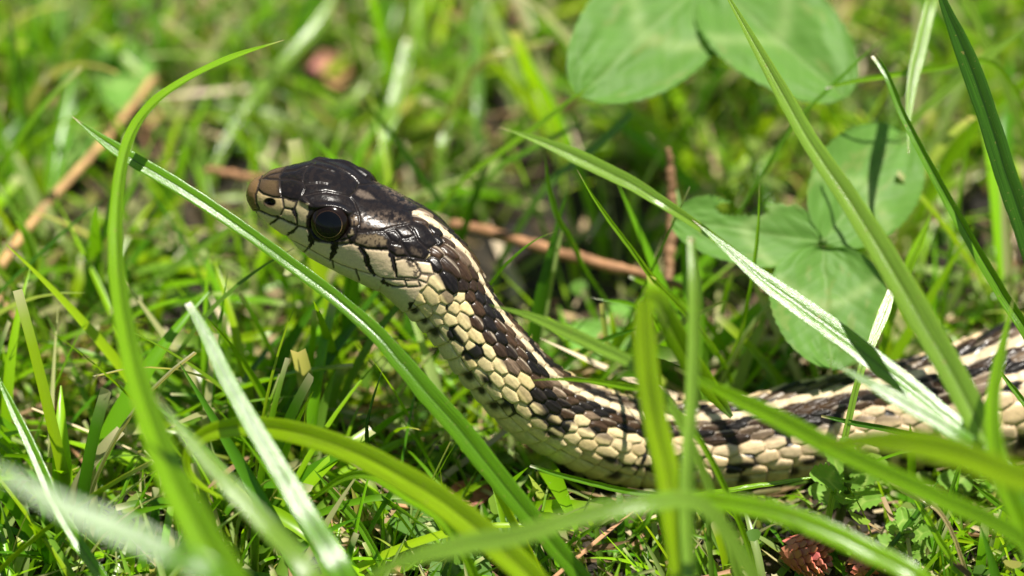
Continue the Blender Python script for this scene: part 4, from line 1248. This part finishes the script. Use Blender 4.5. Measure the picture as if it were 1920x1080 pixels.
dead_leaf('pinkish-red dead leaf scrap behind the snake\'s crown', (605, 120), 6, (0.48, 0.20, 0.17), 1)
dead_leaf('orange-tan dead leaf scrap next to the pinkish-red one', (632, 135), 7, (0.50, 0.30, 0.13), 2)
dead_leaf('pink dead leaf scrap by the foot of the diagonal blade', (880, 928), 6, (0.42, 0.17, 0.13), 3)
dead_leaf('tan dead leaf scrap behind the cut-tipped blade', (475, 668), 6, (0.50, 0.37, 0.22), 4)
dead_leaf('peach-coloured dead leaf scrap behind the brown-tipped blade', (760, 190), 7, (0.58, 0.36, 0.20), 5)
dead_leaf('brown dead leaf scrap by the white-sheened broad blade', (130, 670), 8, (0.34, 0.22, 0.12), 6)


# ------------------------------------------------------------------ lawn, low leaves and thatch: masses nobody could count
def scatter(n, x0, x1, y0, y1, clump, seed):
    rs = np.random.default_rng(seed)
    X, Y = rs.uniform(x0, x1, n * 2), rs.uniform(y0, y1, n * 2)
    k = fnoise(X / clump + 31, Y / clump + 17, seed) + rs.normal(0, 0.09, n * 2) > 0.47
    X, Y = X[k][:n], Y[k][:n]
    return X, Y, rs


KEEP = [(1520, 1040, 70, D - 13), (1640, 1050, 55, D - 13), (1590, 905, 80, D - 22), (1825, 890, 55, D - 10), (1160, 490, 60, D + 30), (960, 440, 60, D + 40), (880, 925, 40, D - 6), (610, 122, 50, D + 70), (420, 322, 36, D + 60), (150, 310, 70, D + 40)]


def tufts(n, x0, x1, y0, y1, clump, seed, per=9, spread=2.2):
    X, Y, rs = scatter(n // per, x0, x1, y0, y1, clump, seed)
    k = rs.integers(per // 2, per + per // 2, len(X))
    az = rs.uniform(0, 2 * math.pi, k.sum())
    r = np.abs(rs.normal(0, spread, k.sum()))
    X, Y = np.repeat(X, k) + r * np.cos(az), np.repeat(Y, k) + r * np.sin(az)
    return X, Y, az + rs.normal(0, 0.6, len(az)), rs


def clear_of_snake(P, margin=0.4, front=True):
    """P: (n, k, 3). True where the whole blade neither enters the snake nor hides it"""
    n, k, _ = P.shape
    ok = np.ones(n, bool)
    F_ = P.reshape(-1, 3)
    fx, fy, fd = project(F_)
    ok_p = np.ones(len(F_), bool)
    pass_k = np.ones(len(F_), bool)
    for (kx, ky, kr, kd) in KEEP:
        pass_k &= ~((np.hypot(fx - kx, fy - ky) < kr) & (fd < kd))
    pass_ = np.repeat(hash01(P[:, 0, 0], P[:, 0, 1], np.float64(3)) < 0.42, k)
    for c, r, sx, sy, sr, sd in zip(SP3, SPR3, SPX, SPY, SPR, SPD):
        d2 = np.sum((F_ - c) ** 2, 1)
        ok_p &= d2 > (r + margin) ** 2
        if front:
            ok_p &= ~((np.hypot(fx - sx, fy - sy) < sr * 1.02) & (fd < sd)) | ((sx > 1430) & pass_)
    if front:
        infr = (fx > -60) & (fx < 1980) & (fy > -60) & (fy < 1140)
        ok_p &= ~(infr & (fd < D - 24))
        ok_p &= fd > 110
    ok_p &= pass_k
    gx, gy, _g = project(P[:, 0])
    thin = (gx > 930) & (gy < 600) & (gy > -150) & (hash01(P[:, 0, 0] * 3.1, P[:, 0, 1], np.float64(6)) < 0.22)
    ok_p &= ~np.repeat(thin, k)
    return ok_p.reshape(n, k).all(1)


def grass_mass(name, label, X, Y, rs, lmin, lmax, wmin, wmax, palette, K=9, mat=None, flat=False, check=True, z0=-0.5, cutshare=0.35, azim=None):
    n = len(X)
    Ln = rs.uniform(0, 1, n) ** 1.4 * (lmax - lmin) + lmin
    az = rs.uniform(0, 2 * math.pi, n) if azim is None else azim
    a0 = rs.uniform(0.10, 1.05, n) if not flat else rs.uniform(1.0, 1.6, n)
    a1 = a0 + (rs.uniform(0.0, 1.3, n) if not flat else rs.uniform(-0.1, 0.15, n))
    t = np.linspace(0, 1, K)
    al = a0[:, None] + (a1 - a0)[:, None] * t[None] ** 1.3
    step = Ln[:, None] / (K - 1)
    hx = np.concatenate([np.zeros((n, 1)), np.cumsum(np.sin(al[:, :-1]) * step, 1)], 1)
    hz = np.concatenate([np.zeros((n, 1)), np.cumsum(np.cos(al[:, :-1]) * step, 1)], 1)
    dz = rs.uniform(0, 9.0, n) ** 1.0 * rs.uniform(0, 1, n) if flat else np.full(n, z0)
    P = np.stack([X[:, None] + hx * np.cos(az)[:, None], Y[:, None] + hx * np.sin(az)[:, None], np.maximum(hz + dz[:, None], -0.6)], -1)
    if check:
        ok = clear_of_snake(P)
        P, Ln, az, al = P[ok], Ln[ok], az[ok], al[ok]
        n = len(P)
    W = rs.uniform(0, 1, n) ** 1.5 * (wmax - wmin) + wmin
    cut = rs.random(n) < cutshare
    prof = np.where(cut[:, None], np.clip(1.0 - 0.25 * t[None], 0, 1), np.clip((1 - t[None]) / 0.45, 0.03, 1) ** 0.8)
    tang = np.gradient(P, axis=1)
    tang = unit(tang)
    lat0 = np.stack([-np.sin(az), np.cos(az), np.zeros(n)], -1)[:, None].repeat(K, 1)
    n0 = unit(np.cross(tang, lat0))
    roll = rs.normal(0, 0.55, n)[:, None] + rs.normal(0, 0.4, n)[:, None] * t[None]
    lat = lat0 * np.cos(roll)[..., None] + n0 * np.sin(roll)[..., None]
    nn_ = np.cross(tang, lat)
    wd = (W[:, None] * prof / 2)[..., None]
    V = np.stack([P - lat * wd, P - nn_ * wd * 0.45, P + lat * wd], 2)      # n, K, 3, 3
    idx = np.arange(n * K * 3).reshape(n, K, 3)
    Q = np.stack([idx[:, :-1, :-1], idx[:, :-1, 1:], idx[:, 1:, 1:], idx[:, 1:, :-1]], -1).reshape(-1, 4)
    pal = np.array(palette)
    c = pal[rs.integers(0, len(pal), n)] * rs.uniform(0.75, 1.3, (n, 1))
    C_ = c[:, None, None].repeat(K, 1).repeat(3, 2)
    if not flat:
        tipm = (cut[:, None] * np.clip((t[None] - 0.88) / 0.12, 0, 1))[..., None, None] * 0.8
        C_ = C_ * (1 - tipm) + np.array([0.5, 0.44, 0.28]) * tipm
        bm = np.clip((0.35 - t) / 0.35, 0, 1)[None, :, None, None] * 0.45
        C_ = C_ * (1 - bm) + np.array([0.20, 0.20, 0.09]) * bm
    me = quad_mesh(name, V.reshape(-1, 3), Q)
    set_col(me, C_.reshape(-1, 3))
    return link(name, me, mat or M_LAWN, label=label, category='grass', kind='stuff')


GP = [(0.110, 0.270, 0.005), (0.160, 0.345, 0.005), (0.205, 0.385, 0.006), (0.060, 0.175, 0.006), (0.130, 0.250, 0.025), (0.250, 0.340, 0.100), (0.240, 0.370, 0.006), (0.33, 0.33, 0.15)]
X, Y, AZ, rs = tufts(9500, -125, 175, -75, 250, 11.0, 101)
grass_mass('lawn_grass', 'green lawn grass growing in tufts all around the snake', X, Y, rs, 9, 38, 0.8, 2.4, GP, K=11, azim=AZ)
X, Y, rs = scatter(10000, -125, 175, -75, 250, 16.0, 121)
grass_mass('fine_lawn_grass', 'fine thin lawn grass between the tufts around the snake', X, Y, rs, 5, 22, 0.4, 1.1, GP, K=8)
X, Y, rs = scatter(5200, -90, 110, -62, 12, 7.0, 111)
grass_mass('low_lawn_grass', 'very short fine grass close to the snake', X, Y, rs, 3, 11, 0.5, 1.3, GP, K=6)
X, Y, rs = scatter(1500, -20, 110, -60, 20, 9.0, 113)
grass_mass('fallen_straw', 'short tan and brown straw bits littering the soil by the snake', X, Y, rs, 2, 9, 0.3, 1.0,
           [(0.34, 0.24, 0.12), (0.20, 0.12, 0.06), (0.45, 0.36, 0.22), (0.13, 0.08, 0.04)], K=4, mat=M_DRY, flat=True)
X, Y, rs = scatter(9000, -700, 750, -560, 900, 30.0, 102)
k = ~((X > -125) & (X < 175) & (Y > -75) & (Y < 250)) & (np.hypot(X - CAM[0], Y - CAM[1]) > 90)
grass_mass('outer_lawn_grass', 'lawn grass farther out beyond the snake\'s patch', X[k], Y[k], rs, 10, 40, 1.0, 3.0, GP, K=6)
X, Y, rs = scatter(2700, -130, 180, -70, 240, 9.0, 103)
grass_mass('dry_thatch', 'tan dead grass bits scattered on the soil between blades', X, Y, rs, 4, 20, 0.4, 1.5,
           [(0.42, 0.31, 0.17), (0.50, 0.40, 0.24), (0.30, 0.19, 0.10), (0.58, 0.47, 0.33), (0.40, 0.22, 0.12), (0.36, 0.32, 0.15)], K=4, mat=M_DRY, flat=True)


def cover(n, seed):
    X, Y, rs = scatter(n, -130, 180, -70, 240, 12.0, seed)
    n = len(X)
    Z = rs.uniform(0.6, 7.5, n)
    c = np.stack([X, Y, Z], -1)
    ok = clear_of_snake(c[:, None], 1.2)
    c = c[ok]; n = len(c)
    nr = unit(rs.normal(0, 0.45, (n, 3)) + np.array([0, -0.15, 1.0]))
    a = unit(np.cross(nr, rs.normal(0, 1, (n, 3))))
    b = np.cross(nr, a)
    ln = rs.uniform(0.6, 1.8, n)
    wd = ln * rs.uniform(0.45, 0.9, n)
    th_ = np.arange(8) * math.pi / 4
    ring = c[:, None] + a[:, None] * (np.cos(th_)[None] * ln[:, None])[..., None] + b[:, None] * (np.sin(th_)[None] * wd[:, None])[..., None] \
        + nr[:, None] * (np.cos(2 * th_)[None] * 0.12 * ln[:, None])[..., None]
    V = np.concatenate([ring, c[:, None] - nr[:, None] * 0.1], 1).reshape(-1, 3)
    base_i = np.arange(n)[:, None] * 9
    k = np.arange(8)
    tri = np.stack([base_i + k, base_i + (k + 1) % 8, np.broadcast_to(base_i + 8, (n, 8))], -1).reshape(-1, 3)
    me = raw_mesh('ground_cover', V, tri.ravel(), np.arange(len(tri)) * 3, np.full(len(tri), 3))
    pal = np.array([(0.10, 0.20, 0.02), (0.16, 0.26, 0.03), (0.20, 0.28, 0.06), (0.07, 0.15, 0.02), (0.26, 0.26, 0.06)])
    cc = pal[rs.integers(0, len(pal), n)] * rs.uniform(0.7, 1.3, (n, 1))
    set_col(me, np.repeat(cc, 9, 0))
    link('ground_cover', me, M_COVER, label='tiny low green leaves filling the gaps in the lawn', category='ground cover', kind='stuff')


cover(1700, 105)
print('blades', n_blades, 'snake verts', nV, 'stations', NS)
